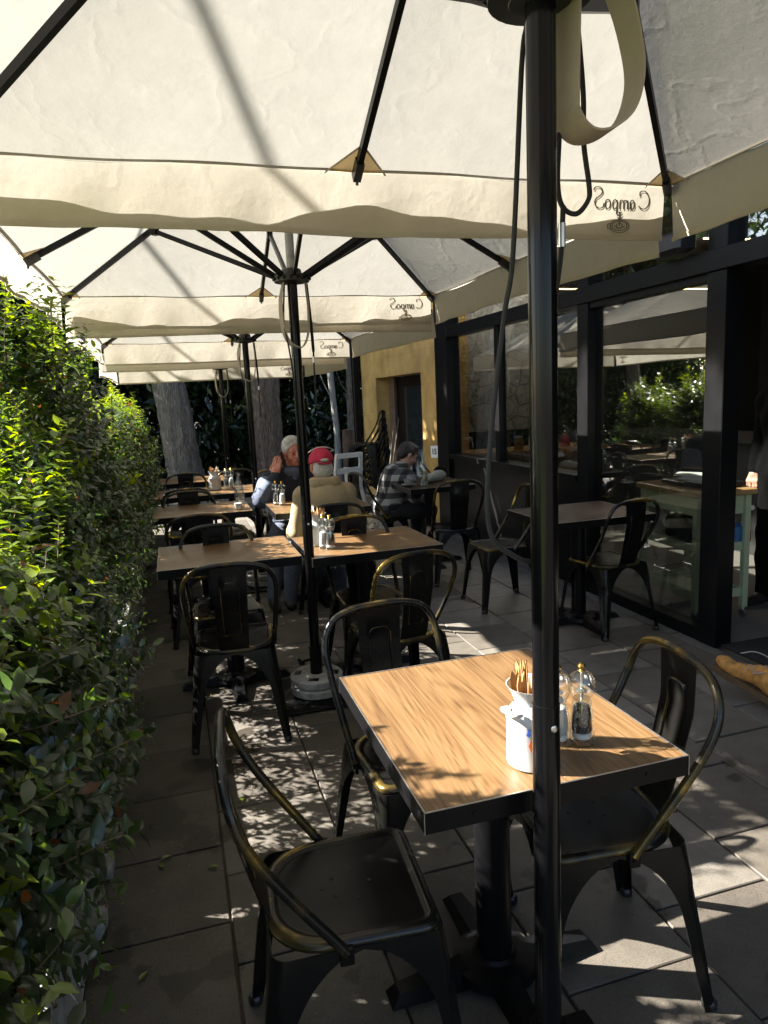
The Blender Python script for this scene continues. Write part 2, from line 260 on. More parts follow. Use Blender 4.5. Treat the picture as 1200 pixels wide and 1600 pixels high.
# ---------------------------------------------------------------- mesh helpers
class MB:
    def __init__(s): s.v = []; s.f = []; s.mi = []; s.cm = 0
    def add(s, vs, fs):
        o = len(s.v); s.v += [tuple(v) for v in vs]; s.f += [tuple(i+o for i in f) for f in fs]; s.mi += [s.cm]*len(fs); return s
    def box(s, c, d, rz=0, M=None, taper=1, bev=0):
        x, y, z = (q/2 for q in d); t = taper
        if bev:
            pr = [(-x+bev, -y), (x-bev, -y), (x, -y+bev), (x, y-bev), (x-bev, y), (-x+bev, y), (-x, y-bev), (-x, -y+bev)]
        else: pr = [(-x, -y), (x, -y), (x, y), (-x, y)]
        n = len(pr)
        lv = [(-z, 1)] + [(z, t)]
        if bev: lv = [(-z, 1-bev/x), (-z+bev, 1), (z-bev, t), (z, t*(1-bev/x))]
        vs = [(a*k, b*k, h) for h, k in lv for a, b in pr]
        fs = [tuple(range(n-1, -1, -1))] + [(j*n+i, j*n+(i+1) % n, (j+1)*n+(i+1) % n, (j+1)*n+i) for j in range(len(lv)-1) for i in range(n)] + [tuple((len(lv)-1)*n+i for i in range(n))]
        Mr = M if M is not None else Matrix.Rotation(rz, 3, 'Z')
        return s.add([Vector(c)+Mr@Vector(v) for v in vs], fs)
    def bar(s, a, b, w, h, up=(0, 0, 1)):
        a, b = Vector(a), Vector(b); d = (b-a); l = d.length; d.normalize(); r = d.cross(Vector(up))
        if r.length < 1e-4: r = Vector((1, 0, 0))
        r.normalize(); u = r.cross(d)
        return s.box((a+b)/2, (w, l, h), M=Matrix((r, d, u)).transposed())
    def tube(s, pts, r, n=8, closed=False, cap=True, sx=1.0):
        pts = [Vector(p) for p in pts]; k = len(pts); rr = r if hasattr(r, '__len__') else [r]*k
        tg = []
        for i in range(k):
            a = pts[(i-1) % k] if (closed or i > 0) else pts[i]; b = pts[(i+1) % k] if (closed or i < k-1) else pts[i]
            t = b-a; tg.append(t.normalized() if t.length > 1e-9 else Vector((0, 0, 1)))
        ref = Vector((0, 0, 1)) if abs(tg[0].z) < .9 else Vector((1, 0, 0))
        nv = (ref - tg[0]*ref.dot(tg[0])).normalized(); vs = []
        for i in range(k):
            nv = (nv - tg[i]*nv.dot(tg[i])); nv = nv.normalized() if nv.length > 1e-6 else tg[i].orthogonal().normalized(); bn = tg[i].cross(nv)
            for j in range(n):
                a = 2*math.pi*j/n; vs.append(pts[i]+nv*math.cos(a)*rr[i]*sx+bn*math.sin(a)*rr[i])
        fs = []; kk = k if closed else k-1
        for i in range(kk):
            for j in range(n):
                i2 = (i+1) % k; fs.append((i*n+j, i*n+(j+1) % n, i2*n+(j+1) % n, i2*n+j))
        if cap and not closed: fs += [tuple(range(n-1, -1, -1)), tuple((k-1)*n+j for j in range(n))]
        return s.add(vs, fs)
    def lathe(s, pr, n=24, c=(0, 0, 0), cap=True):
        vs = [(c[0]+r*math.cos(2*math.pi*j/n), c[1]+r*math.sin(2*math.pi*j/n), c[2]+z) for r, z in pr for j in range(n)]
        fs = [(i*n+j, i*n+(j+1) % n, (i+1)*n+(j+1) % n, (i+1)*n+j) for i in range(len(pr)-1) for j in range(n)]
        if cap: fs += [tuple(range(n-1, -1, -1)), tuple((len(pr)-1)*n+j for j in range(n))]
        return s.add(vs, fs)
    def grid(s, P, wrap=False):
        nu, nv = len(P), len(P[0]); vs = [p for row in P for p in row]
        fs = [(i*nv+j, i*nv+(j+1) % nv, (i+1)*nv+(j+1) % nv, (i+1)*nv+j) for i in range(nu-1) for j in range(nv if wrap else nv-1)]
        return s.add(vs, fs)
    def sheet(s, P, t):
        """grid with thickness t (inward along the normal)"""
        P = np.array(P, float); du = np.gradient(P, axis=0); dv = np.gradient(P, axis=1); n = np.cross(du, dv); n /= np.linalg.norm(n, axis=2, keepdims=True)+1e-12
        Q = P-n*t; nu, nv = P.shape[:2]; o = nu*nv
        vs = list(map(tuple, P.reshape(-1, 3)))+list(map(tuple, Q.reshape(-1, 3))); fs = []
        for i in range(nu-1):
            for j in range(nv-1):
                a, b, c, d = i*nv+j, i*nv+j+1, (i+1)*nv+j+1, (i+1)*nv+j; fs += [(a, d, c, b), (o+a, o+b, o+c, o+d)]
        bd = [j for j in range(nv)]+[i*nv+nv-1 for i in range(1, nu)]+[(nu-1)*nv+j for j in range(nv-2, -1, -1)]+[i*nv for i in range(nu-2, 0, -1)]
        for k in range(len(bd)):
            a, b = bd[k], bd[(k+1) % len(bd)]; fs.append((a, b, o+b, o+a))
        return s.add(vs, fs)
    def ico(s, c, r, sub=2, sc=(1, 1, 1)):
        bm = bmesh.new(); bmesh.ops.create_icosphere(bm, subdivisions=sub, radius=r)
        vs = [(c[0]+v.co.x*sc[0], c[1]+v.co.y*sc[1], c[2]+v.co.z*sc[2]) for v in bm.verts]; fs = [tuple(v.index for v in f.verts) for f in bm.faces]; bm.free(); return s.add(vs, fs)
    def build(s, name, mats, parent=None, smooth=True, ang=40):
        me = bpy.data.meshes.new(name); me.from_pydata(s.v, [], s.f)
        for q in (mats if isinstance(mats, (list, tuple)) else [mats]): me.materials.append(MATS[q])
        if any(s.mi): me.polygons.foreach_set('material_index', s.mi)
        return finish(name, me, parent, smooth, ang)
def finish(name, me, parent=None, smooth=True, ang=40):
    bm = bmesh.new(); bm.from_mesh(me); bmesh.ops.recalc_face_normals(bm, faces=bm.faces)
    if smooth:
        for f in bm.faces: f.smooth = True
        ca = math.cos(R(ang))
        for e in bm.edges:
            if len(e.link_faces) == 2 and e.link_faces[0].normal.dot(e.link_faces[1].normal) < ca: e.smooth = False
    bm.to_mesh(me); bm.free(); me.update()
    o = bpy.data.objects.new(name, me); C.objects.link(o)
    if parent is not None: o.parent = parent
    return o
def tag(o, label=None, cat=None, group=None, kind=None):
    if label: o['label'] = label
    if cat: o['category'] = cat
    if group: o['group'] = group
    if kind: o['kind'] = kind
    return o
def empty(name, loc=(0, 0, 0), rz=0, label=None, cat=None, group=None):
    o = bpy.data.objects.new(name, None); C.objects.link(o); o.location = loc; o.rotation_euler = (0, 0, rz); o.empty_display_size = .1
    return tag(o, label, cat, group)
def copy_tree(o, parent=None):
    c = o.copy(); C.objects.link(c); c.parent = parent
    for ch in list(o.children): copy_tree(ch, c)
    return c
def spline(pts, n=8):
    """Catmull-Rom through pts"""
    P = [Vector(p) for p in pts]; P = [P[0]*2-P[1]]+P+[P[-1]*2-P[-2]]; out = []
    for i in range(1, len(P)-2):
        a, b, c, d = P[i-1], P[i], P[i+1], P[i+2]
        for k in range(n):
            t = k/n; out.append(.5*((2*b)+(c-a)*t+(2*a-5*b+4*c-d)*t*t+(-a+3*b-3*c+d)*t*t*t))
    out.append(P[-2]); return out
def text_mesh(txt, size, extr, parent, name, material, loc, rot, bold=0):
    cu_ = bpy.data.curves.new(name, 'FONT'); cu_.body = txt; cu_.size = size; cu_.extrude = extr; cu_.offset = bold; cu_.align_x = 'CENTER'; cu_.align_y = 'CENTER'
    t = bpy.data.objects.new(name, cu_); C.objects.link(t); dg = bpy.context.evaluated_depsgraph_get(); me = bpy.data.meshes.new_from_object(t.evaluated_get(dg))
    bpy.data.objects.remove(t); bpy.data.curves.remove(cu_); me.materials.clear(); me.materials.append(MATS[material])
    o = bpy.data.objects.new(name, me); C.objects.link(o); o.parent = parent; o.location = loc; o.rotation_euler = rot; return o

# ---------------------------------------------------------------- smooth bodies: blended round cones meshed with surface nets
class Body:
    def __init__(s, k=.03): s.p = []; s.k = k; s.cuts = []
    def cap(s, a, b, ra, rb=None, k=None): s.p.append(('c', np.array(a, float), np.array(b, float), ra, ra if rb is None else rb, s.k if k is None else k, 1)); return s
    def ball(s, c, r, k=None): return s.cap(c, c, r, r, k)
    def ell(s, c, r, M=None, k=None, sign=1): s.p.append(('e', np.array(c, float), np.array(r, float), np.eye(3) if M is None else np.array(M), 0, s.k if k is None else k, sign)); return s
    def chain(s, pts, rs, k=None):
        for i in range(len(pts)-1): s.cap(pts[i], pts[i+1], rs[i], rs[i+1], k)
        return s
    def cut(s, n, d): s.cuts.append((np.array(n, float), d)); return s          # keep where n.x <= d
    def mesh(s, name, mats, parent, res=.008, noise=0, nscale=60):
        lo = np.full(3, 1e9); hi = -lo
        for q in s.p:
            if q[0] == 'c': a, b, r = np.minimum(q[1], q[2]), np.maximum(q[1], q[2]), max(q[3], q[4])
            else: a, b, r = q[1], q[1], max(q[2])
            lo = np.minimum(lo, a-r); hi = np.maximum(hi, b+r)
        lo -= .04; hi += .04; n = np.ceil((hi-lo)/res).astype(int)+1
        D = np.full(n, .5); ax = [lo[i]+res*np.arange(n[i]) for i in range(3)]
        for q in s.p:
            mg = q[5]+.05
            if q[0] == 'c': a, b, r = np.minimum(q[1], q[2]), np.maximum(q[1], q[2]), max(q[3], q[4])
            else: a, b, r = q[1], q[1], max(q[2])
            i0 = np.maximum(0, np.floor((a-r-mg-lo)/res).astype(int)); i1 = np.minimum(n, np.ceil((b+r+mg-lo)/res).astype(int)+1)
            X = ax[0][i0[0]:i1[0], None, None]; Y = ax[1][None, i0[1]:i1[1], None]; Z = ax[2][None, None, i0[2]:i1[2]]
            if q[0] == 'c':
                ab = q[2]-q[1]; l2 = ab@ab
                if l2 < 1e-12: t = 0
                else: t = np.clip(((X-q[1][0])*ab[0]+(Y-q[1][1])*ab[1]+(Z-q[1][2])*ab[2])/l2, 0, 1)
                d = np.sqrt((X-q[1][0]-t*ab[0])**2+(Y-q[1][1]-t*ab[1])**2+(Z-q[1][2]-t*ab[2])**2)-(q[3]+(q[4]-q[3])*t)
            else:
                M = q[3]; x, y, z = X-q[1][0], Y-q[1][1], Z-q[1][2]
                u = [(M[0, i]*x+M[1, i]*y+M[2, i]*z) for i in range(3)]
                k0 = np.sqrt(sum((u[i]/q[2][i])**2 for i in range(3))); k1 = np.sqrt(sum((u[i]/q[2][i]**2)**2 for i in range(3)))+1e-9
                d = k0*(k0-1)/k1
            sl = tuple(slice(i0[i], i1[i]) for i in range(3)); k = max(q[5], 1e-4); o = D[sl]
            if q[6] > 0: h = np.clip(.5+.5*(o-d)/k, 0, 1); D[sl] = o*(1-h)+d*h-k*h*(1-h)
            else: h = np.clip(.5-.5*(o+d)/k, 0, 1); D[sl] = o*(1-h)+(-d)*h+k*h*(1-h)
        for nn, dd in s.cuts:
            D = np.maximum(D, ax[0][:, None, None]*nn[0]+ax[1][None, :, None]*nn[1]+ax[2][None, None, :]*nn[2]-dd)
        if noise:
            X, Y, Z = np.meshgrid(*ax, indexing='ij', sparse=True)
            D = D+noise*(np.sin(X*nscale)*np.sin(Y*nscale*1.1+1)*np.sin(Z*nscale*.93+2)+.6*np.sin(X*nscale*2.1+Z*nscale)*np.sin(Y*nscale*1.9+X*20))
        V, F = surface_nets(D); V = V*res+lo
        me = bpy.data.meshes.new(name); me.from_pydata(V.tolist(), [], F.tolist())
        me.materials.append(MATS[mats])
        return finish(name, me, parent, True, 80)
def surface_nets(D):
    s = D < 0; n = np.array(D.shape); c = n-1
    cnt = np.zeros(c, int); pos = np.zeros((*c, 3))
    cs = [(i, j, k) for i in (0, 1) for j in (0, 1) for k in (0, 1)]
    sub = lambda A, o: A[o[0]:o[0]+c[0], o[1]:o[1]+c[1], o[2]:o[2]+c[2]]
    for a in cs:
        for ax in range(3):
            if a[ax] == 0:
                b = list(a); b[ax] = 1; sa, sb = sub(s, a), sub(s, b); m = sa != sb; da, db = sub(D, a), sub(D, b)
                t = np.where(m, da/np.where(m, da-db, 1), 0); cnt += m
                for q in range(3): pos[..., q] += np.where(m, a[q]+(t if q == ax else 0), 0)
    act = cnt > 0; idx = np.full(c, -1); idx[act] = np.arange(act.sum()); ii = np.argwhere(act)
    V = pos[act]/cnt[act][:, None]+ii; F = []
    for ax in range(3):
        o1, o2 = [(1, 2), (2, 0), (0, 1)][ax]
        sl0 = [slice(1, None)]*3; 
        A = s; a0 = [slice(1, c[i]) for i in range(3)]; a0[ax] = slice(0, c[ax]); a1 = list(a0); a1[ax] = slice(1, c[ax]+1)
        m = A[tuple(a0)] != A[tuple(a1)]; e = np.argwhere(m)
        if not len(e): continue
        e = e+np.array([0 if i == ax else 1 for i in range(3)])
        def g(d1, d2):
            p = e.copy(); p[:, o1] -= d1; p[:, o2] -= d2; return idx[p[:, 0], p[:, 1], p[:, 2]]
        q = np.stack([g(1, 1), g(0, 1), g(0, 0), g(1, 0)], 1); fl = A[tuple(a0)][m]; q[~fl] = q[~fl][:, ::-1]; F.append(q)
    return V, np.concatenate(F)
def rotm(yaw, pitch=0, roll=0):
    """head frame: +Y face, pitch>0 looks down, yaw>0 turns to its left"""
    return np.array(Matrix.Rotation(yaw, 3, 'Z') @ Matrix.Rotation(-pitch, 3, 'X') @ Matrix.Rotation(roll, 3, 'Y'))
def add_head(b, c, M, k=.012):
    P = lambda x, y, z: np.array(c)+M@np.array([x, y, z])
    b.ell(P(0, -.012, .025), (.074, .094, .092), M, .02); b.ell(P(0, .012, -.035), (.060, .078, .082), M, .025)
    b.ell(P(0, .055, -.090), (.034, .034, .026), M, .025); b.cap(P(-.03, .078, .018), P(.03, .078, .018), .014, .014, .015)
    b.cap(P(0, .092, .005), P(0, .112, -.030), .009, .014, .010); b.cap(P(-.013, .098, -.034), P(.013, .098, -.034), .009, .009, .008)
    for sx in (-1, 1):
        b.ell(P(sx*.030, .092, -.003), (.016, .012, .010), M, .008, -1); b.ball(P(sx*.030, .080, -.004), .0135, .004)
        b.ell(P(sx*.078, -.005, -.015), (.009, .020, .032), M, .008); b.ball(P(sx*.042, .060, -.040), .022, .02)
    b.cap(P(-.022, .092, -.062), P(.022, .092, -.062), .008, .008, .006); b.cap(P(-.02, .088, -.074), P(.02, .088, -.074), .009, .009, .006)
    b.cap(P(-.028, .103, -.068), P(.028, .103, -.068), .0035, .0035, .003) if 0 else None
    return P
def add_hand(b, w, d, up, curl=.5, side=1, L_=.18, spread=.12):
    """w wrist, d finger direction, up back-of-hand normal; five bent fingers of unequal length"""
    d = np.array(d, float); d /= np.linalg.norm(d); up = np.array(up, float); up -= d*(up@d); up /= np.linalg.norm(up); sd_ = np.cross(d, up)*side
    w = np.array(w, float); b.cap(w, w+d*.04, .024, .026, .02)
    for i, (x, ln, r) in enumerate(((-.030, .062, .0078), (-.010, .076, .0088), (.012, .082, .009), (.033, .074, .0086))):
        base = w+d*.085+sd_*x; b.cap(w+d*.03+sd_*x*.6, base, .014, .0125, .012)
        dir1 = d*math.cos(curl*.7)-up*math.sin(curl*.7)+sd_*(x*spread*8); dir1 /= np.linalg.norm(dir1); p1 = base+dir1*ln*.48
        dir2 = d*math.cos(curl*1.9)-up*math.sin(curl*1.9)+sd_*(x*spread*4); dir2 /= np.linalg.norm(dir2); p2 = p1+dir2*ln*.32
        dir3 = d*math.cos(curl*2.6)-up*math.sin(curl*2.6); p3 = p2+dir3*ln*.26; b.chain([base, p1, p2, p3], [r*1.1, r, r*.95, r*.8], .006)
    tb = w+d*.025+sd_*.024; t1 = tb+(d*.55+sd_*.75-up*.3)*.045; t2 = t1+(d*.9+sd_*.2-up*.45)*.032; b.chain([tb, t1, t2], [.014, .0105, .0085], .01)
def person(loc, rz, label, cloth, trousers='jeans', skin='skin', hair='grey_hair', lean=.06, hip=.52, hy=0, head=(0, .1, 0), arms=None, knees=None, feet=None, sh=.44, hairstyle='short', hairtop=None, group=None, standing=False, width=1.0, shoes='leather_dark', res=.009):
    """hy: hips y; all joints local, +Y forward"""
    t = empty('person', loc, rz, label, 'person', group)
    hp = np.array([0, hy, hip]); ch = hp+np.array([0, lean*.6, sh*.72]); nk = hp+np.array([0, lean, sh]); hc = nk+np.array([0, lean*.35+.025, .165])
    M = rotm(*head); SH = [nk+np.array([sx*.175*width, -.01, -.045]) for sx in (-1, 1)]; HP = [hp+np.array([sx*.09, 0, 0]) for sx in (-1, 1)]
    arms = arms or [((-.26, .1, .62), (-.15, .34, .74)), ((.26, .1, .62), (.15, .34, .74))]
    knees = knees or [(-.13, hy+.44, .50), (.13, hy+.44, .50)]; feet = feet or [(-.14, hy+.40, .08), (.14, hy+.44, .08)]
    def limbs(b, g, what):
        if 't' in what:
            b.cap(hp+np.array([-.06, 0, .02]), hp+np.array([.06, 0, .02]), .125+g, .125+g, .05); b.ell((hp+ch)/2, (.155*width+g, .115+g, .20), None, .06); b.ell(ch, (.180*width+g, .120+g, .19), None, .06)
            b.cap(SH[0], SH[1], .062+g, .062+g, .05)
        if 'a' in what:
            for i in (0, 1):
                e, w = np.array(arms[i][0]), np.array(arms[i][1]); b.chain([SH[i], e], [.056+g, .045+g], .03); b.chain([e, e+(w-e)*.4, w], [.045+g, .041+g, .028+g], .02)
        if 'l' in what:
            for i in (0, 1):
                kn, ft = np.array(knees[i]), np.array(feet[i]); b.chain([HP[i], kn], [.092+g, .062+g], .04); b.chain([kn, kn+(ft-kn)*.4, ft], [.062+g, .055+g, .038+g], .025)
    b = Body(.03); limbs(b, -.012, 'tal'); b.cap(nk-np.array([0, 0, .04]), hc-np.array([0, .012, .06]), .060, .056, .03)
    P = add_head(b, hc, M)
    for i in (0, 1):
        e, w = np.array(arms[i][0]), np.array(arms[i][1]); d = arms[i][2] if len(arms[i]) > 2 else (w-e); up = arms[i][3] if len(arms[i]) > 3 else (0, 0, 1); cu_ = arms[i][4] if len(arms[i]) > 4 else .5
        add_hand(b, w, d, up, cu_, side=(1 if i == 0 else -1)*(arms[i][5] if len(arms[i]) > 5 else 1))
    b.mesh('body', skin, t, min(res, .0065))
    j = Body(.03); limbs(j, .014, 't'); limbs(j, .014, 'a')
    j.cap(nk-np.array([0, 0, .03]), nk+np.array([0, .008, .035]), .078, .070, .03); j.cut((0, 0, -1), -(hip-.10))
    j.mesh('jacket', cloth, t, res, .0055, 24)
    l = Body(.03); l.cap(hp+np.array([-.06, 0, 0]), hp+np.array([.06, 0, 0]), .128, .128, .05); limbs(l, .012, 'l'); l.cut((0, 0, 1), hip+.06); l.mesh('trousers', trousers, t, res, .003, 30)
    for i in (0, 1):
        f = np.array(feet[i]); fd = np.array(feet[i][:2])*0+np.array([0, 1.]); s_ = Body(.02); z0 = f[2]-.08
        s_.cap(f+np.array([0, -.03, -.035]), f+np.array([0, .04, -.035]), .042, .040); s_.cap(f+np.array([0, .04, -.045]), f+np.array([0, .17, -.052]), .036, .032); s_.cut((0, 0, -1), -z0); s_.mesh('shoe', shoes, t, .009)
    if hair:
        h = Body(.012)
        if hairstyle == 'short':
            h.ell(P(0, -.018, .030), (.083, .104, .097), M); h.ell(P(0, -.06, -.02), (.074, .058, .07), M); h.cap(P(-.045, .035, .095), P(.045, .035, .095), .024, .024, .03)
            n = M@np.array([0, .86, -.52]); h.cut(n, n@P(0, .045, .02)); h.mesh('hair', hair, t, .006, .0035, 110)
        elif hairstyle == 'fringe':
            h.ell(P(0, -.02, .05), (.080, .098, .075), M); h.ell(P(0, -.055, -.03), (.077, .060, .075), M); n = M@np.array([0, .75, -.66]); h.cut(n, n@P(0, .045, .02)); (h.cut(M@np.array([0, 0, 1.]), (M@np.array([0, 0, 1.]))@P(0, 0, hairtop)) if hairtop is not None else 0); h.mesh('hair', hair, t, .006, .003, 120)
    return t, P, M, hc

# ================================================================ SETTING
def ground():
    gz = lambda x: -.03 if x > -2 else (-.72 if x < -22 else -.03-.69*(-2-x)/20)
    g = MB(); g.grid([[(x, y, gz(x)) for y in (-300, -40, 0, 30, 60, 300)] for x in (-300, -60, -22, -15, -8, -2, 10, 60, 300)]); tag(g.build('ground', 'earth'), kind='structure')
    # paving: 400 mm slabs in columns, half-bonded
    vs, fs, tint = [], [], []
    x0s = [-1.175+.405*i for i in range(0, 26)]
    for ci, x0 in enumerate(x0s):
        if x0 > 2.95: break
        w = .405; ph = 1.985 if ci % 2 == 0 else 1.805
        y = ph-.395*12
        if x0+w > 2.96: w = 2.96-x0
        while y < 12.5:
            g_ = .0035; a, b, c, d = x0+g_, x0+w-g_, y+g_, y+.395-g_; z = rnd.uniform(-.0015, .0015); tx, ty = rnd.uniform(-.002, .002), rnd.uniform(-.002, .002); e = .003
            o = len(vs); hz = lambda x, yy: z+tx*(x-a)/.4+ty*(yy-c)/.4
            vs += [(p, q, hz(p, q)) for p, q in ((a+e, c+e), (b-e, c+e), (b-e, d-e), (a+e, d-e))]+[(p, q, hz(p, q)-e) for p, q in ((a, c), (b, c), (b, d), (a, d))]+[(p, q, -.025) for p, q in ((a, c), (b, c), (b, d), (a, d))]
            fs += [(o, o+1, o+2, o+3)]+[(o+4+k, o+4+(k+1) % 4, o+(k+1) % 4, o+k) for k in range(4)]+[(o+8+k, o+8+(k+1) % 4, o+4+(k+1) % 4, o+4+k) for k in range(4)]
            tint += [rnd.random()]*12; y += .395
    me = bpy.data.meshes.new('paving'); me.from_pydata(vs, [], fs); me.materials.append(MATS['concrete_pavers'])
    at = me.attributes.new('tint', 'FLOAT', 'POINT'); at.data.foreach_set('value', tint)
    o = bpy.data.objects.new('paving', me); C.objects.link(o); tag(o, kind='structure')
    j = MB(); j.grid([[(x, y, -.010) for y in (-4, 13)] for x in (-1.2, 2.98)]); tag(j.build('joint_sand', 'earth'), kind='structure')
    f = MB(); f.box((5.4, 3, -.005), (4.8, 12, .03)); tag(f.build('indoor_floor', 'floor_tile'), kind='structure')
    l = MB(); n = 24; l.grid([[(-1.6-20.4*u/n, -12+72*v/n, gz(-1.6-20.4*u/n)+.02+.03*math.sin(u*1.3)*math.sin(v*.9)) for v in range(n+1)] for u in range(n+1)]); tag(l.build('lawn', 'lawn'), kind='structure')
    r = MB(); r.box((-30, 30, -.72), (15.6, 150, .05)); tag(r.build('road', 'asphalt'), kind='structure')
    k = MB(); k.box((-22.1, 30, -.62), (.25, 150, .28)); k.box((-1.7, 18, .02), (.2, 60, .12)); tag(k.build('kerb', 'kerb_pink'), kind='structure')
ground()
mt = MB(); mt.box((3.48, 2.42, .014), (1.0, 1.66, .016), bev=.004)
tag(mt.build('door_mat', 'door_mat'), 'dark bristle door mat lying in the open shop doorway', 'door mat')

# ================================================================ CHAIRS
def seat_outline(n=56, g=0.0):
    """D shaped: straight front with rounded corners, rounder back. returns list of (x,y), g = inset"""
    hw, hf, hb, rf, rb = .182-g, .180-g, -.185+g, .045, .13
    P = []
    def arc(cx, cy, r, a0, a1, k): 
        for i in range(k): a = R(a0+(a1-a0)*i/(k-1)); P.append((cx+r*math.cos(a), cy+r*math.sin(a)))
    rf = max(.012, rf-g); rb = max(.03, rb-g*.6); w2 = hw*.97
    arc(hw-rf, hf-rf, rf, 0, 90, 8); arc(-hw+rf, hf-rf, rf, 90, 180, 8); arc(-w2+rb, hb+rb, rb, 180, 270, 14); arc(w2-rb, hb+rb, rb, 270, 360, 14)
    return P
def make_chair(label, group):
    t = empty('metal_chair', (0, 0, 0), 0, label, 'chair', group)
    s = MB(); rings = []
    for g, z, w in ((.010, .424, 1), (.0, .432, 1), (-.002, .441, 1), (.002, .449, 1), (.012, .4535, 1), (.021, .452, 1), (.026, .4475, 0), (.034, .4465, 0), (.10, .445, 0)):
        rings.append([(x, y, z) for x, y in seat_outline(g=g)])
    n = len(rings[0])
    s.grid([r for r in rings], wrap=True); k = len(s.f)
    s.mi = [1 if i//n in (0, 1, 2, 3, 4) else 0 for i in range(k)]
    s.add(rings[-1], [tuple(range(n))])
    st = s.build('seat', ['chair_black', 'worn_black_enamel'], t)
    h = MB()
    for x, y in ((0, .055), (0, -.055), (.05, .02), (-.05, .02), (.03, -.03), (-.03, -.03)): h.lathe([(.0045, 0), (.0045, .0008)], 10, (x, y, .4455))
    h.build('drain_hole', 'rope_black', st)
    # four flared sheet legs, each carrying its quarter of the arched apron
    for sx, sy in ((1, 1), (-1, 1), (-1, -1), (1, -1)):
        P = []; nz = 22
        for i in range(nz):
            q = i/(nz-1); z = .436*(1-q)
            out = .004+.052*q**.9 if sy > 0 else .004+.060*q**.9
            cxx, cyy = .178+out*.75, .178+out*.95
            top = .17; arch = max(0, 1-(q/.42))
            ln = .020+.012*(1-q)+(.148)*(1-math.sqrt(max(0, 1-arch**2))) if arch > 0 else .020+.012*(1-q)
            r = .022*(1-q)+.013*q+ (.012 if sy < 0 else 0)*(1-q); row = []
            for a in np.linspace(0, 1, 5)[:-1]: row.append((cxx-ln*(1-a)-r, cyy, 1))
            for a in np.linspace(0, 90, 6): row.append((cxx-r+r*math.sin(R(a)), cyy-r+r*math.cos(R(a)), 1))
            for a in np.linspace(0, 1, 5)[1:]: row.append((cxx, cyy-r-ln*a, 1))
            # pressed groove down the corner
            gq = min(1, max(0, (q-.22)/.08))*min(1, max(0, (.93-q)/.08))
            row = [(x-(.004*gq if 5 <= k_ <= 8 else 0), y-(.004*gq if 5 <= k_ <= 8 else 0)) for k_, (x, y, _) in enumerate(row)]
            P.append([(x*sx, y*sy, z) for x, y in row])
        l = MB(); l.sheet(P if sx*sy < 0 else [r_[::-1] for r_ in P], .0025); lg = l.build('leg', 'chair_black', t, ang=50)
        f = MB(); cx_, cy_ = (.178+.056*.75-.012)*sx, (.178+(.056 if sy > 0 else .064)*.95-.012)*sy; f.lathe([(.017, 0), (.019, .004), (.019, .018), (.014, .024)], 12, (cx_, cy_, 0)); f.build('foot_cap', 'dark_plastic', lg)
    b = MB(); pts = [(-.186, -.03, .432), (-.188, -.06, .475), (-.194, -.12, .56), (-.200, -.185, .66), (-.203, -.222, .735), (-.192, -.238, .79), (-.160, -.246, .832), (-.105, -.250, .853), (-.04, -.251, .860)]
    pts = pts+[(-x, y, z) for x, y, z in pts[::-1]]
    b.tube(spline(pts, 5), .0115, 10); b.build('back_hoop', 'worn_black_enamel', t)
    for sx in (-1, 1):
        c = MB(); c.box((sx*.187, -.03, .425), (.010, .03, .04), bev=.002); c.lathe([(.006, 0), (.006, .004)], 10, (0, 0, 0)); 
        c.v[-20:] = [(sx*(.1925+z), -.03+x, .425+y) for x, y, z in c.v[-20:]]; c.build('bracket', 'chair_black', t)
    P = []
    for i in range(15):
        q = i/14; z = .452+q*.402; y = -.178-.072*min(1, q*1.5)**.8; w = .066+.013*q
        P.append([(x*w, y+.006*(1-abs(x))*0, z) for x in (-1, -.97, -.62, -.55, -.48, -.2, 0, .2, .48, .55, .62, .97, 1)])
    for i in range(2, 13):
        for j in range(13):
            edge = (4 <= j <= 8) and 3 <= i <= 11
            if edge: P[i][j] = (P[i][j][0], P[i][j][1]-.005, P[i][j][2])
    sp = MB(); sp.sheet(P, .003); spl = sp.build('back_splat', 'chair_black', t, ang=30)
    g = MB(); z0, z1 = .452+.402*2.6/14, .452+.402*11.4/14
    def sy_(z): q = (z-.452)/.402; return -.178-.072*min(1, q*1.5)**.8
    w = .040; pth = [(-w*.9, sy_(z0), z0)]+[(-w*(.9+.1*k/6), sy_(z0+(z1-.02-z0)*k/6), z0+(z1-.02-z0)*k/6) for k in range(1, 7)]+[(-w*.7, sy_(z1), z1-.004), (-w*.4, sy_(z1), z1)]
    pth = pth+[(-x, y, z) for x, y, z in pth[::-1]]
    for off in (.0012, -.0042): g.tube([(x, y+off, z) for x, y, z in pth], .0022, 6, closed=True)
    g.build('embossed_line', 'worn_black_enamel', spl)
    return t
chairs = []
def chair(x, y, deg, label, z=0, group='black metal cafe chairs'):
    if not chairs: c = make_chair(label, group)
    else: c = copy_tree(chairs[0])
    c.location = (x, y, z); c.rotation_euler = (0, 0, R(deg)); tag(c, label, 'chair', group); chairs.append(c); return c
chair(.29, 1.44, -94, 'black metal chair pulled out in the foreground, its worn seat in full view')
chair(.64, 1.965, 186, 'black metal chair tucked behind the far edge of the nearest wooden table')
chair(.965, 1.50, 83, 'black metal chair tucked in at the right end of the nearest wooden table')
chair(.20, 3.31, -5, 'black metal chair, back to us, beside the hedge and left of the concrete weights')
chair(.20, 3.87, 183, 'black metal chair facing us across the hedge-side table, its worn seat glossy')
chair(.955, 3.13, 8, 'black metal chair with its back to us right of the concrete umbrella weight')
chair(.985, 3.74, 181, 'black metal chair facing us beyond the salt and pepper mills by the second umbrella pole')
chair(.10, 4.81, 2, 'black metal chair with its back to us just past the hedge-side second row table')
chair(.08, 5.64, 180, 'black metal chair facing us behind the table with the clear glass bottle')
chair(.995, 4.76, 0, 'black metal chair under the man in the red cap')
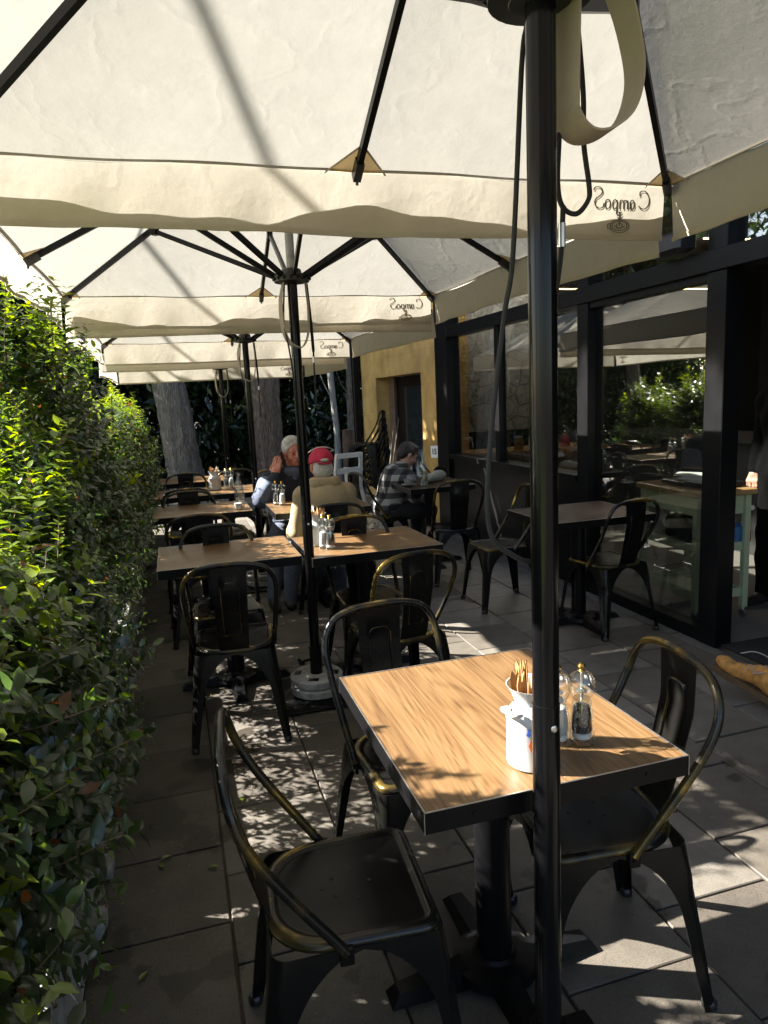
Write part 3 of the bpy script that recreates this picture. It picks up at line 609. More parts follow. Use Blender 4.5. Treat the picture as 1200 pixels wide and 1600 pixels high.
chair(.93, 5.93, 180, 'black metal chair under the man holding a phone to his ear')
chair(.07, 6.32, 0, 'black metal chair, back to us, before the table with the far white pot')
chair(.09, 7.24, 180, 'far black metal chair beside the leaning trunk, behind the table with the far white pot')
chair(.60, 7.30, 178, 'far black metal chair directly behind the far pair of mills')
chair(.98, 7.02, 184, 'far black metal chair behind the table right of the third umbrella pole')
chair(2.19, 5.44, -6, 'dark metal chair, back to us, before the shaded table of the plaid man')
chair(2.23, 4.62, 88, 'dark metal chair half hidden behind the nearest umbrella pole and hanging cord')
chair(2.62, 3.86, 8, 'black metal chair by the glass front with one leg shining in sunlight')
chair(1.84, 6.36, -80, 'dark metal chair under the man in the plaid shirt')
names = ['bottom', 'second from the bottom', 'third from the bottom', 'fourth from the bottom', 'third from the top', 'second from the top', 'top']
for i, nm in enumerate(names):
    chair(2.46-.012*i, 8.95-.012*i, 62, 'stacked dark metal chair, %s of the tall stack by the ochre wall' % nm, z=.001+i*.085, group='chairs stacked by the ochre wall')

# ================================================================ TABLES
def make_table(label, top='oak_laminate'):
    t = empty('cafe_table', (0, 0, 0), 0, label, 'table', 'square pedestal tables')
    w, d = .612, .722
    a = MB(); a.box((0, 0, .7285), (w-.008, d-.008, .043)); tp = a.build('tabletop', top, t)
    e = MB()
    for sx in (-1, 1): e.box((sx*(w/2-.002), 0, .7275), (.004, d, .045))
    for sy in (-1, 1): e.box((0, sy*(d/2-.002), .7275), (w-.008, .004, .045))
    ed = e.build('edge_band', 'black_powder', tp, smooth=False)
    e2 = MB()
    for sx in (-1, 1): e2.box((sx*(w/2-.0015), 0, .7508), (.003, d, .0016))
    for sy in (-1, 1): e2.box((0, sy*(d/2-.0015), .7508), (w-.006, .003, .0016))
    for sx in (-1, 1):
        for sy in (-1, 1): e2.box((sx*(w/2+.0004), sy*(d/2+.0004), .7275), (.0016, .0016, .045))
    e2.build('edge_trim', 'bright_edge', ed, smooth=False)
    sc = MB()
    for sy in (-1, 1):
        for x in (-.2, .2): sc.lathe([(.005, 0), (.005, .002)], 8, (0, 0, 0)); sc.v[-16:] = [(x+p, sy*(d/2+q), .7275+r_) for p, r_, q in sc.v[-16:]]
    sc.build('screw', 'black_metal', ed)
    c = MB(); c.lathe([(.047, .045), (.047, .66), (.05, .66), (.05, .68)], 24); c.box((0, 0, .693), (.3, .3, .026)); c.build('column', 'black_powder', t)
    b = MB(); b.lathe([(.115, .028), (.11, .05), (.06, .066), (.052, .075)], 28)
    for k in range(4):
        M = Matrix.Rotation(R(90*k), 3, 'Z'); 
        vs = [M@Vector(p) for p in ((.04, -.045, .012), (.04, .045, .012), (.04, .030, .062), (.04, -.030, .062), (.30, -.034, .004), (.30, .034, .004), (.275, .020, .034), (.275, -.020, .034))]
        b.add(vs, [(0, 1, 2, 3), (7, 6, 5, 4), (0, 4, 5, 1), (1, 5, 6, 2), (2, 6, 7, 3), (3, 7, 4, 0)]); b.lathe([(.018, 0), (.018, .012)], 10, tuple(M@Vector((.27, 0, 0))))
    b.build('cross_base', 'black_powder', t, ang=30)
    return t
tables = []
def table(x, y, deg, label, top='oak_laminate'):
    if top == 'oak_laminate' and tables: t = copy_tree(tables[0])
    else: t = make_table(label, top)
    if top == 'oak_laminate': tables.append(t)
    t.location = (x, y, 0); t.rotation_euler = (0, 0, R(deg)); tag(t, label, 'table', 'square pedestal tables'); return t
table(.707, 1.545, 0, 'nearest wooden table with the milk can pot and leaf shadows across it')
table(.228, 3.87, 90, 'wooden table beside the hedge, left of the second umbrella pole')
table(.982, 3.78, 91, 'wooden table right of the second umbrella pole, half in shade')
table(.165, 5.60, 90, 'wooden table by the hedge holding the clear glass water bottle')
table(1.02, 5.33, 90, 'wooden table between the two talking men')
table(.145, 6.74, 90, 'wooden table holding the far white enamel pot')
table(.885, 6.72, 90, 'wooden table between the third pole and the leaning trunk, behind the phone man')
table(.15, 7.92, 90, 'farthest wooden table beside the big leaning trunk')
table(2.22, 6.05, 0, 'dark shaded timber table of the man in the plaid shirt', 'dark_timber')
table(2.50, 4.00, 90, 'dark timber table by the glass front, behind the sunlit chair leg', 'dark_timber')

# ================================================================ TABLEWARE
def pot(loc, rz, label, sc=1.0):
    t = empty('enamel_pot', loc, rz, label, 'pot', 'enamel milk can pots')
    b = MB(); b.lathe([(.052, .0), (.0565, .003), (.057, .012), (.056, .10), (.0575, .104), (.056, .110), (.048, .124), (.040, .134), (.0385, .142), (.046, .162), (.0545, .176), (.056, .178), (.054, .1775), (.045, .162), (.037, .142), (.037, .05), (0.001, .05)], 40, cap=False)
    b.add([(.052*math.cos(2*math.pi*j/40), .052*math.sin(2*math.pi*j/40), 0) for j in range(40)], [tuple(range(40))]); bd = b.build('can', 'white_enamel', t)
    for sx in (-1, 1):
        h = MB(); h.tube(spline([(sx*.050, -.022, .128), (sx*.066, -.02, .130), (sx*.068, 0, .131), (sx*.066, .02, .130), (sx*.050, .022, .128)], 4), .0055, 8); h.build('handle', 'white_enamel', t)
    def blot(pts, a0, z0, m_):
        d = MB(); vs = [(.0572*math.cos(a0+x), .0572*math.sin(a0+x), z0+z) for x, z in pts]; vs2 = [(x*.985, y*.985, z) for x, y, z in vs]; n = len(vs)
        d.add(vs+vs2, [tuple(range(n)), tuple(range(2*n-1, n-1, -1))]+[(i, n+i, n+(i+1) % n, (i+1) % n) for i in range(n)]); d.build('printed_motif', m_, bd, smooth=False)
    blot([(-.08, 0), (0, -.004), (.09, .002), (.05, .008), (.1, .013), (.02, .012), (-.04, .016), (-.03, .008)], R(-141), .086, 'print_blue')
    blot([(-.1, .012), (-.02, .0), (.12, -.012), (.1, .004), (.2, .012), (.08, .018), (.0, .024), (-.05, .016)], R(-136), .052, 'print_orange')
    for k in range(15):
        s_ = MB(); a = k*2.4+.4; r = .003+.018*math.sqrt((k+.5)/15); x, y = r*math.cos(a), r*math.sin(a); ln = .138+.024*((k*5) % 4)/3
        tilt = Matrix.Rotation(R(7)*math.cos(a), 3, 'Y') @ Matrix.Rotation(-R(7)*math.sin(a), 3, 'X') @ Matrix.Rotation(a, 3, 'Z')
        M = tilt; c = Vector((x, y, .052)); P = [[c+M@Vector((u, .003*math.cos(u*80), v)) for u in (-.0095, -.004, .004, .0095)] for v in np.linspace(0, ln, 5)]
        P[-1] = [p+M@Vector((0, 0, dz)) for p, dz in zip(P[-1], (.010, -.008, .006, -.012))]
        s_.sheet(P, .0028); s_.build('cutlery_sleeve', 'paper_white' if k in (7,) else 'kraft_paper', t)
    t.scale = (sc,)*3; return t
def mill(loc, label, fill, proto=[None]):
    t = empty('spice_mill', loc, 0, label, 'spice mill', 'clear spice mills')
    b = MB(); b.lathe([(.0265, 0), (.027, .003), (.0265, .016), (.0255, .022), (.026, .026), (.0225, .06), (.0185, .088), (.0175, .092), (.0155, .092), (.0165, .088), (.020, .06), (.0225, .026), (.0215, .022)], 32, cap=False); b.add([(.0265*math.cos(2*math.pi*j/32), .0265*math.sin(2*math.pi*j/32), 0) for j in range(32)], [tuple(range(32))]); b.build('body', 'clear_glass', t)
    f = MB(); f.lathe([(.0195, .023), (.0205, .028), (.018, .060), (.0155, .076), (.006, .082)], 24); f.build('filling', fill, t)
    c = MB(); c.lathe([(.019, .010), (.020, .016), (.016, .021)], 24); c.build('grinder', 'milk_white', t)
    h = MB(); h.lathe([(.016, .093), (.022, .099), (.0262, .110), (.0275, .121), (.026, .133), (.020, .144), (.010, .149)], 32); h.build('top_ball', 'clear_glass', t)
    r = MB(); r.tube([(0, 0, .09), (0, 0, .148)], .003, 8); r.lathe([(.013, .107), (.004, .113)], 12); r.build('spindle', 'screw_steel', t)
    k = MB(); k.lathe([(.005, .148), (.0065, .150), (.004, .153), (.0075, .158), (.008, .161), (.0055, .165), (.001, .1655)], 18); k.build('finial', 'brass', t); t.scale = (1.13,)*3; return t
pot((.690, 1.285, .7516), R(14), 'white enamel milk can pot of cutlery on the nearest table, partly behind the pole')
mill((.836, 1.325, .7516), 'clear pepper mill full of black peppercorns on the nearest table', 'peppercorns')
mill((.782, 1.338, .7516), 'clear salt mill beside the peppercorn mill, half behind the nearest pole', 'salt')
pot((.722, 3.80, .7516), R(200), 'white enamel pot of brown cutlery sleeves behind the second pole')
mill((.765, 3.66, .7516), 'clear pepper mill beside the second umbrella pole', 'peppercorns')
mill((.735, 3.70, .7516), 'clear salt mill between the second pole and its white pot', 'salt')
pot((.345, 6.80, .7516), R(90), 'far white enamel pot of cutlery on the table by the leaning trunk')
mill((.455, 6.88, .7516), 'far clear pepper mill right of the far white pot', 'peppercorns')
mill((.505, 6.90, .7516), 'far clear salt mill right of the far pepper mill', 'salt')
mill((.735, 5.49, .7516), 'clear pepper mill on the men\'s table near the navy sleeve', 'peppercorns')
mill((.775, 5.43, .7516), 'clear salt mill on the men\'s table near the beige fleece', 'salt')
def bottle(loc, label, full=.6, mat_='clear_glass', h=1.0):
    t = empty('glass_bottle', loc, 0, label, 'bottle', 'glass water bottles')
    b = MB(); b.lathe([(.034, 0), (.037, .004), (.037, .15), (.034, .175), (.022, .205), (.0145, .225), (.014, .255), (.0165, .258), (.0165, .272), (.014, .274), (.0125, .272), (.012, .226), (.020, .203), (.0325, .172), (.0352, .15), (.0352, .007)], 28, cap=False); b.add([(.034*math.cos(2*math.pi*j/28), .034*math.sin(2*math.pi*j/28), 0) for j in range(28)], [tuple(range(28))]); b.build('bottle', mat_, t)
    w = MB(); w.lathe([(.034, .008), (.0345, .15*full), (.001, .15*full)], 24); w.build('water', 'clear_glass', t); t.scale = (h,)*3; return t
bottle((.452, 5.47, .7516), 'clear ribbed glass water bottle on the hedge-side table')
bottle((2.10, 5.86, .7516), 'clear glass water bottle in front of the plaid-shirted man', .9)
g = empty('water_glass', (.43, 5.40, .7516), 0, 'short clear tumbler beside the ribbed glass bottle', 'glass')
b = MB(); b.lathe([(.028, 0), (.032, .075), (.030, .075), (.027, .006), (.001, .006)], 24); b.build('tumbler', 'clear_glass', g)
w = MB(); w.lathe([(.0265, .007), (.0285, .05), (.001, .05)], 20); w.build('water', 'milk_white', g)
g = empty('coffee_cup', (1.99, 5.95, .7516), R(40), 'grey coffee cup on a saucer in front of the plaid-shirted man', 'cup')
b = MB(); b.lathe([(.024, .008), (.040, .03), (.046, .060), (.043, .060), (.037, .031), (.001, .012)], 28); cu2 = b.build('cup', 'cup_grey', g)
b = MB(); b.tube(spline([(.042, 0, .05), (.065, 0, .048), (.066, 0, .03), (.040, 0, .025)], 4), .004, 8); b.build('handle', 'cup_grey', cu2)
b = MB(); b.lathe([(.030, 0), (.068, .010), (.070, .013), (.03, .006), (.001, .006)], 28); b.build('saucer', 'cup_grey', g)
b = MB(); b.lathe([(.001, .054), (.0425, .054)], 24, cap=False); b.build('coffee', 'coffee_dark', cu2)
# tote bag slumped on the shaded table
bg_ = Body(.04); bg_.ell((0, 0, .05), (.15, .07, .055)); bg_.ell((.05, .0, .08), (.085, .055, .05)); bg_.ell((-.09, .01, .04), (.07, .06, .04)); bg_.cut((0, 0, -1), 0)
tb = empty('tote_bag', (2.30, 6.10, .7516), R(15), 'cream cloth bag slumped on the shaded table under the number sign', 'bag')
bg_.mesh('bag_body', 'cream_bag', tb, .008, .004, 35)
b = MB(); b.tube(spline([(-.12, -.03, .06), (-.20, -.05, .03), (-.26, -.06, .012), (-.20, -.075, .012), (-.10, -.06, .05)], 6), .006, 6, sx=2); b.build('strap', 'cream_bag', tb)
b = MB(); b.ico((.10, .03, .10), .10, 3, (1.0, .5, .75)); b.v = [(x, y, max(.0, z)) for x, y, z in b.v]; b.build('flap', 'black_cloth', tb); tb.scale = (.8,)*3

# ================================================================ UMBRELLAS
HS = 1.18
GLY = {  # stroke lettering in unit boxes: list of polylines
 'C': [[(.78, .84), (.72, .95), (.5, 1.0), (.28, .93), (.1, .7), (.06, .45), (.16, .2), (.38, .06), (.62, .07), (.84, .2)], [(.78, .84), (.74, .72)]],
 'a': [[(.75, .45), (.5, .56), (.2, .5), (.1, .28), (.2, .08), (.45, .04), (.7, .2), (.75, .5), (.75, .1), (.9, .03)]],
 'm': [[(.08, .02), (.08, .54), (.08, .42), (.3, .55), (.46, .45), (.46, .02)], [(.46, .42), (.68, .55), (.86, .45), (.86, .02)]],
 'p': [[(.1, .54), (.1, -.3)], [(.1, .42), (.4, .56), (.72, .46), (.8, .28), (.68, .08), (.4, .02), (.1, .14)]],
 'o': [[(.5, .56), (.2, .48), (.1, .28), (.2, .08), (.5, .02), (.8, .08), (.9, .28), (.8, .48), (.5, .56)]],
 'S': [[(.92, .92), (.8, 1.06), (.5, 1.1), (.22, .98), (.2, .8), (.4, .64), (.68, .5), (.8, .3), (.66, .08), (.35, 0), (.08, .1), (.02, .28)]]}
WORD = [('C', 0, .30, .34), ('a', .33, .13, .30), ('m', .47, .21, .30), ('p', .70, .14, .30), ('o', .85, .14, .30), ('S', 1.00, .26, .34)]
def valance_off(u, v, side, seed):
    """outward displacement of the valance at u metres along, v metres down"""
    k = v/.19
    return .006+k*(.010*math.sin(u*6.3+seed+side)+.007*math.sin(u*13.7+2*seed+side*2)+.004*math.sin(u*27+side))+.014*k*(u/HS)**2*(1 if side % 2 else .6)
def umbrella(x, y, ze, seed, label, cordseed=0):
    t = empty('market_umbrella', (x, y, 0), 0, label, 'umbrella', 'square market umbrellas')
    rise = .625; A = np.array([0, 0, ze+rise])
    co = [(HS, -HS), (HS, 0), (HS, HS), (0, HS), (-HS, HS), (-HS, 0), (-HS, -HS), (0, -HS)]
    cb = MB(); n = 14
    for i in range(8):
        a, b_ = np.array([*co[i], ze]), np.array([*co[(i+1) % 8], ze]); P = []
        for r_ in range(n+1):
            q = r_/n; row = []
            for s_ in range(n+1):
                w = s_/n; e = a+(b_-a)*w; p = A+(e-A)*q; bell = 4*w*(1-w)
                p = p.copy(); p[2] -= bell*(.030*q*math.sin(math.pi*min(1, q*.9)))+.006*q*math.sin(p[0]*9+seed*3+p[1]*5)*bell; nrm = e/np.linalg.norm(e[:2]); p[:2] -= nrm[:2]*bell*.012*q**3; row.append(p)
            P.append(row)
        cb.grid(P)
    can = cb.build('canopy', 'canopy_canvas', t, ang=25)
    # vent cap on top
    v = MB(); P = []
    for i in range(33):
        a = 2*math.pi*i/32; k = 1/max(abs(math.cos(a)), abs(math.sin(a))); P.append([(.001*math.cos(a), .001*math.sin(a), ze+rise+.075), (.14*k*math.cos(a), .14*k*math.sin(a), ze+rise+.015), (.27*k*math.cos(a), .27*k*math.sin(a), ze+rise-.075+.018*math.sin(a*8)), (.275*k*math.cos(a), .275*k*math.sin(a), ze+rise-.115+.02*math.sin(a*8))])
    v.grid(P); v.build('vent_cap', 'canopy_canvas', can)
    # hem band along each eave and the hanging valances
    for s_ in range(4):
        Mz = Matrix.Rotation(R(90*s_), 3, 'Z')                    # side 0 faces +Y; u runs along local x
        P = []; ns = 64
        for i in range(ns+1):
            u = -HS+.012+(2*HS-.024)*i/ns; col = []
            for j in range(9):
                vv = ((.128 if seed == 2 else .150) if (s_ == 2 and seed > 1) else .19)*j/8+.006*math.sin(u*2.3+seed+s_)*j/8; w = 1-abs((abs(u)/HS)*2 % 2-1); 
                yy = HS-.012*4*(abs(u)/HS)*(1-abs(u)/HS)+valance_off(u, vv, s_, seed); col.append(Mz@Vector((u, yy, ze-.003-vv)))
            P.append(col)
        vb = MB(); vb.grid(P); va = vb.build('valance', 'valance_canvas', t)
        hb = MB(); P2 = [[c[0]+Mz@Vector((0, -.008, .012)), c[0]+Mz@Vector((0, -.007, -.002))] for c in P]; hb.sheet(P2, .003); hb.build('eave_hem', 'tan_webbing', va)
        h2 = MB(); h2.sheet([[c[8]+Mz@Vector((0, -.004, .016)), c[8]+Mz@Vector((0, -.004, 0))] for c in P], .002); h2.build('bottom_hem', 'valance_canvas', va)
        if s_ in (0, 1):
            tb_, eb = MB(), MB(); W_ = .245; x0 = HS-.076; zt = -.028
            def pt(px, pz, off): 
                u = x0-px; vv = -pz; return Mz@Vector((u, HS-.012*4*(abs(u)/HS)*(1-abs(u)/HS)+valance_off(u, vv, s_, seed)+off, ze-.003-vv))
            def ribbon(mb, pl, wd):
                pl = [Vector((a, b)) for a, b in pl]; dn = []
                for i in range(len(pl)-1):
                    k = max(1, int((pl[i+1]-pl[i]).length/.006)); dn += [pl[i].lerp(pl[i+1], q/k) for q in range(k)]
                dn.append(pl[-1])
                for off in (-.0035, .0035):
                    rows = []
                    for i, p in enumerate(dn):
                        a, b_ = dn[max(0, i-1)], dn[min(len(dn)-1, i+1)]; d = (b_-a).normalized(); nn = Vector((-d.y, d.x)); w = wd*(.55+.75*abs(d.y)); rows.append([pt(*(p+nn*w*.5), off), pt(*(p-nn*w*.5), off)])
                    mb.grid(rows)
            for ch, ox, wd, hh in WORD:
                sc_ = W_/1.27; 
                for pl in GLY[ch]: 
                    q = spline([(a, b, 0) for a, b in pl], 3) if len(pl) > 2 else [Vector((a, b, 0)) for a, b in pl]
                    ribbon(tb_, [((ox+p.x*wd)*sc_, zt-.056+p.y*(.064 if ch in 'CS' else .056)) for p in q], .0042)
            tb_.build('lettering', 'print_grey', va, smooth=False)
            cx_, cz = W_*.50, -.140
            def ell(rx, rz, dz=0, a0=0, a1=360): return [(cx_+rx*math.cos(R(a)), cz+dz+rz*math.sin(R(a))) for a in np.linspace(a0, a1, 26)]
            for pl in (ell(.040, .022, 0), ell(.032, .016, .001), ell(.022, .009, .004, 190, 350), ell(.012, .010, .0, 0, 360)): ribbon(eb, pl, .0034)
            ribbon(eb, [(cx_+.040, cz+.008), (cx_+.052, cz+.004), (cx_+.050, cz-.010), (cx_+.034, cz-.012)], .003)
            ribbon(eb, [(cx_, cz), (cx_+.002, cz+.048)], .003)
            for k in range(4):
                for sg in (-1, 1): ribbon(eb, [(cx_+.001, cz+.014+k*.009), (cx_+sg*(.013-k*.0022), cz+.021+k*.009)], .004)
            eb.build('emblem', 'print_grey' if seed == 1 else 'print_gold', va, smooth=False)
    # tan pockets at the rib ends
    for i, (cx_, cy_) in enumerate(co):
        e = Vector((cx_, cy_, ze)); inn = (Vector((0, 0, ze+rise))-e).normalized(); l1 = (Vector((*co[(i+1) % 8], ze))-e).normalized(); l0 = (Vector((*co[i-1], ze))-e).normalized(); dn = Vector((0, 0, -.012)); d2 = Vector((0, 0, -.009))
        pk = MB(); w = .10; h = .115; dz = Vector((0, 0, -.008)); pk.add([e+dz+inn*.003, e+l0*w+dz, e+inn*h+dz, e+l1*w+dz], [(0, 3, 2, 1)]); pk.build('rib_pocket', 'pocket_canvas', can, smooth=False)
        pe = MB(); pe.bar(e+l0*w+dz*1.3, e+inn*h+dz*1.3, .006, .003); pe.bar(e+l1*w+dz*1.3, e+inn*h+dz*1.3, .006, .003); pe.build('pocket_binding', 'tan_webbing', can, smooth=False)
    # frame
    RZ = 2.185 if seed == 1 else ze-.09
    for i, (cx_, cy_) in enumerate(co):
        e = Vector((cx_, cy_, ze)); ap = Vector((0, 0, ze+rise)); dr = (e-ap).normalized(); dn = Vector((0, 0, -.024))
        a, b_ = ap+Vector((cx_, cy_, 0)).normalized()*.05+dn-Vector((0, 0, .022)), e+dn-dr*.03
        r_ = MB(); r_.bar(a, b_, .018, .026); rb = r_.build('rib', 'black_metal', t, smooth=False)
        c_ = MB(); c_.bar(e+dn-dr*.075-Vector((0, 0, .003)), e+dn-dr*.010-Vector((0, 0, .006)), .025, .034); c_.lathe([(.005, -.014), (.005, .014)], 8, tuple(e+dn-dr*.02+Vector((0, 0, -.020)))); c_.build('rib_tip', 'dark_plastic', rb, smooth=False)
        mid = ap.lerp(e, .52)+dn-Vector((0, 0, .02)); s0 = Vector((cx_, cy_, 0)).normalized()*.075+Vector((0, 0, RZ+.01))
        st = MB(); st.bar(s0, mid, .016, .024); st.box(tuple(mid), (.03, .03, .04), rz=math.atan2(cy_, cx_)); st.build('strut', 'black_metal', t, smooth=False)
    hb = MB(); hb.lathe([(.034, -.022), (.050, -.020), (.052, -.017), (.085, -.014), (.088, .016), (.052, .024), (.046, .045), (.036, .05)], 28, (0, 0, RZ)); rn = hb.build('runner', 'dark_plastic', t)
    bl = MB()
    for i in range(16):
        a = 2*math.pi*(i+.5)/16; bl.ico((.086*math.cos(a), .086*math.sin(a), RZ), .0095, 1)
    bl.build('runner_bolt', 'black_metal', rn)
    tp = MB(); tp.lathe([(.03, -.10), (.06, -.095), (.07, -.06), (.06, -.03), (.03, -.02)], 24, (0, 0, ze+rise)); tp.build('top_notch', 'dark_plastic', t)
    fi = MB(); fi.lathe([(.02, .07), (.028, .085), (.016, .10), (.022, .125), (.004, .15)], 16, (0, 0, ze+rise)); fi.build('finial', 'dark_plastic', t)
    pl = MB(); pl.lathe([(.0248, .03), (.0248, RZ+.02)], 32); po = pl.build('pole', 'pole_black', t)
    sl = MB(); sl.lathe([(.0262, .04), (.0262, .960), (.0262, .966), (.0249, .967)], 32); sl.build('lower_sleeve', 'pole_black', po)
    sc = MB(); sc.lathe([(.007, 0), (.007, .002), (.005, .003)], 14); sc.v = [(.0015+x*.9, -.0262-z, .925+y) for x, y, z in sc.v]; sc.build('screw', 'screw_steel', po)
    ip = MB(); ip.lathe([(.021, RZ+.02), (.021, ze+rise-.05)], 24); ip.build('inner_pole', 'grey_sleeve', t)
    # base
    bp = MB(); bp.box((0, 0, .011), (.46, .46, .012), bev=.003); bp.build('base_plate', 'black_powder', t)
    for k in range(2):
        w = MB(); z = .018+k*.052; w.lathe([(.035, z+.002), (.125, z), (.138, z+.008), (.140, z+.040), (.130, z+.049), (.035, z+.050)], 40); wt = w.build('base_weight', 'concrete_weight', t, ang=50)
        for a in (30, 120, 210, 300): d = MB(); d.box((.100*math.cos(R(a+seed*20)), .100*math.sin(R(a+seed*20)), z+.0505), (.035, .055, .003), rz=R(a+seed*20), bev=.001); d.build('grip_recess', 'black_powder', wt)
    so_ = MB(); so_.lathe([(.032, .02), (.032, .26), (.036, .262), (.036, .27), (.028, .272)], 24); sk = so_.build('base_socket', 'black_powder', t)
    kn = MB(); kn.tube([(-.03, -.01, .20), (-.075, -.025, .20)], .007, 8); kn.lathe([(.017, -.012), (.019, 0), (.017, .012)], 10, (-.08, -.027, .20)); kn.tube([(-.08, -.027, .2), (-.10, -.06, .225)], .008, 8); kn.build('clamp_knob', 'screw_steel' if seed == 1 else 'black_metal', sk)
    # strap and cords
    z0 = RZ
    if seed == 1:
        sp = spline([(.052, -.004, z0+.10), (.046, 0, 2.04), (.050, .002, 1.995), (.078, .0, 1.968), (.118, -.004, 1.972), (.158, -.006, 2.003), (.178, -.004, 2.06), (.172, -.002, 2.12), (.145, 0, 2.20), (.10, .01, 2.28)], 6)
    else:
        q = .02*seed
        sp = spline([(-.045, -.01, z0-.01), (-.065, -.012, z0-.10), (-.062, -.012, z0-.22), (-.035, -.012, z0-.30), (.02, -.03, z0-.33), (.062, -.012, z0-.27), (.072, -.01, z0-.15), (.066, -.01, z0-.02)], 6)
    b = MB(); rows = []
    for i, p in enumerate(sp):
        tw = .6+.3*math.sin(i*.12); wv = Vector((.5*tw-.2, -.9, .1)).normalized()*(.029 if seed == 1 else .022); rows.append([p-wv, p+wv])
    b.sheet(rows, .004); b.build('tie_strap', 'tan_webbing', t)
    cd = MB()
    if seed == 1:
        L_ = [(.0, .045, z0-.03), (-.018, .032, 2.08), (-.040, .03, 1.78), (-.060, .03, 1.67), (-.098, .02, 1.43), (-.098, .02, 1.30), (-.052, .02, 1.252), (-.01, .026, 1.235), (.02, .035, 1.24)]
        cd.tube(spline(L_, 6), .0048, 8)
        cd.tube(spline([(.062, .03, z0-.01), (.052, .03, 1.99), (.048, .03, 1.90), (.058, .03, 1.862), (.085, .03, 1.852), (.108, .03, 1.875), (.110, .03, 1.90), (.099, .03, 1.97), (.098, .03, 2.05), (.085, .03, z0-.01)], 6), .0046, 8)
        cd.tube(spline([(.057, .028, 1.864), (.056, .028, 1.84), (.052, .028, 1.78), (.040, .028, 1.70), (.03, .026, 1.6)], 6), .0048, 8)
    else:
        cd.tube(spline([(.07, .0, z0-.02), (.078, 0, z0-.2), (.082, 0, z0-.33), (.086, 0, z0-.345), (.089, 0, z0-.33), (.085, 0, z0-.2), (.074, .0, z0-.02)], 5), .004, 6)
        cd.tube(spline([(.086, 0, z0-.34), (.085, 0, z0-.42), (.084, 0, z0-.62)], 4), .0045, 6)
        cd.tube(spline([(-.04, -.015, z0-.02), (-.055, -.02, z0-.2), (-.04, -.03, z0-.33), (-.026, -.03, z0-.5), (-.024, -.027, z0-.9)], 5), .0042, 6)
    cr_ = cd.build('pull_cord', 'rope_black', t)
    f = MB()
    if seed == 1: f.lathe([(.0065, 1.795), (.0065, 1.835)], 12, (.0545, .028, 0)); f.build('ferrule', 'screw_steel', cr_)
    else: f.lathe([(.0065, z0-.40), (.0065, z0-.37)], 12, (.0855, 0, 0)); f.build('ferrule', 'screw_steel', cr_)
    return t
umbrella(.630, 1.12, 2.262, 1, 'nearest cream market umbrella, its black pole standing in front of the table')
umbrella(.622, 3.53, 2.222, 2, 'second cream market umbrella, its pole set in round concrete weights')
umbrella(.630, 5.93, 2.140, 3, 'third cream market umbrella, its pole left of the phone man')
umbrella(.590, 8.38, 2.045, 4, 'farthest cream market umbrella, low against the dark trees')

# overhead service cable (its soft shadow crosses the canopies)
oc = MB(); pts = [Vector((-2.40-.095*y, y, 4.85+.0012*(y-5)**2)) for y in np.linspace(-8, 18, 40)]; oc.tube(pts, .014, 8)
tag(oc.build('service_cable', 'rope_black'), 'thick dark service cable strung high above the hedge, throwing a soft stripe on the canopies', 'cable')

# ================================================================ FOLIAGE
def leaf_arrays(pos, dirs, ups, ln, wd, curl, simple_=False):
    """numpy: one folded, slightly curled leaf per row"""
    n = len(pos); d = dirs/np.linalg.norm(dirs, axis=1, keepdims=True); u = ups-d*np.sum(ups*d, 1, keepdims=True); u /= np.linalg.norm(u, axis=1, keepdims=True)+1e-9; s = np.cross(d, u)
    if simple_: T = [(0, 0, 0), (.42, .5, .10), (1, 0, -.05), (.42, -.5, .10)]; F = [(0, 1, 2), (0, 2, 3)]
    else: T = [(0, 0, 0), (.28, .42, .10), (.62, .45, .10), (1, 0, -.12), (.62, -.45, .10), (.28, -.42, .10), (.30, 0, 0), (.64, 0, -.02)]; F = [(0, 1, 6), (6, 1, 2, 7), (7, 2, 3), (0, 6, 5), (6, 7, 4, 5), (7, 3, 4)]
    V = np.stack([pos+d*(t*ln)[:, None]+s*(w*wd)[:, None]+u*(h*wd-curl*t*t*ln)[:, None] for t, w, h in T], 1)
    k = len(T); return V.reshape(-1, 3), F, k
def foliage_mesh(name, mat_, parent, batches, tints):
    nv = sum(len(b[0]) for b in batches); allV = np.concatenate([b[0] for b in batches]); loops, starts, tot = [], [], 0; off = 0
    for V, F, k in batches:
        nl = len(V)//k; base = off+k*np.arange(nl)
        for f in F: loops.append((base[:, None]+np.array(f)[None]).reshape(-1)); starts.append((nl, len(f)))
        off += len(V)
    me = bpy.data.meshes.new(name); L_ = np.concatenate(loops).astype(np.int32); me.vertices.add(nv); me.vertices.foreach_set('co', allV.astype(np.float32).ravel()); me.loops.add(len(L_)); me.loops.foreach_set('vertex_index', L_)
    ls = []; p = 0
    for nl, l in starts: ls.append(p+l*np.arange(nl)); p += nl*l
    ls = np.concatenate(ls).astype(np.int32); me.polygons.add(len(ls)); me.polygons.foreach_set('loop_start', ls); me.polygons.foreach_set('use_smooth', np.ones(len(ls), bool))
    me.update(calc_edges=True); me.validate()
    at = me.attributes.new('tint', 'FLOAT', 'POINT'); at.data.foreach_set('value', np.concatenate(tints).astype(np.float32)); me.materials.append(MATS[mat_])
    o = bpy.data.objects.new(name, me); C.objects.link(o); o.parent = parent; return o
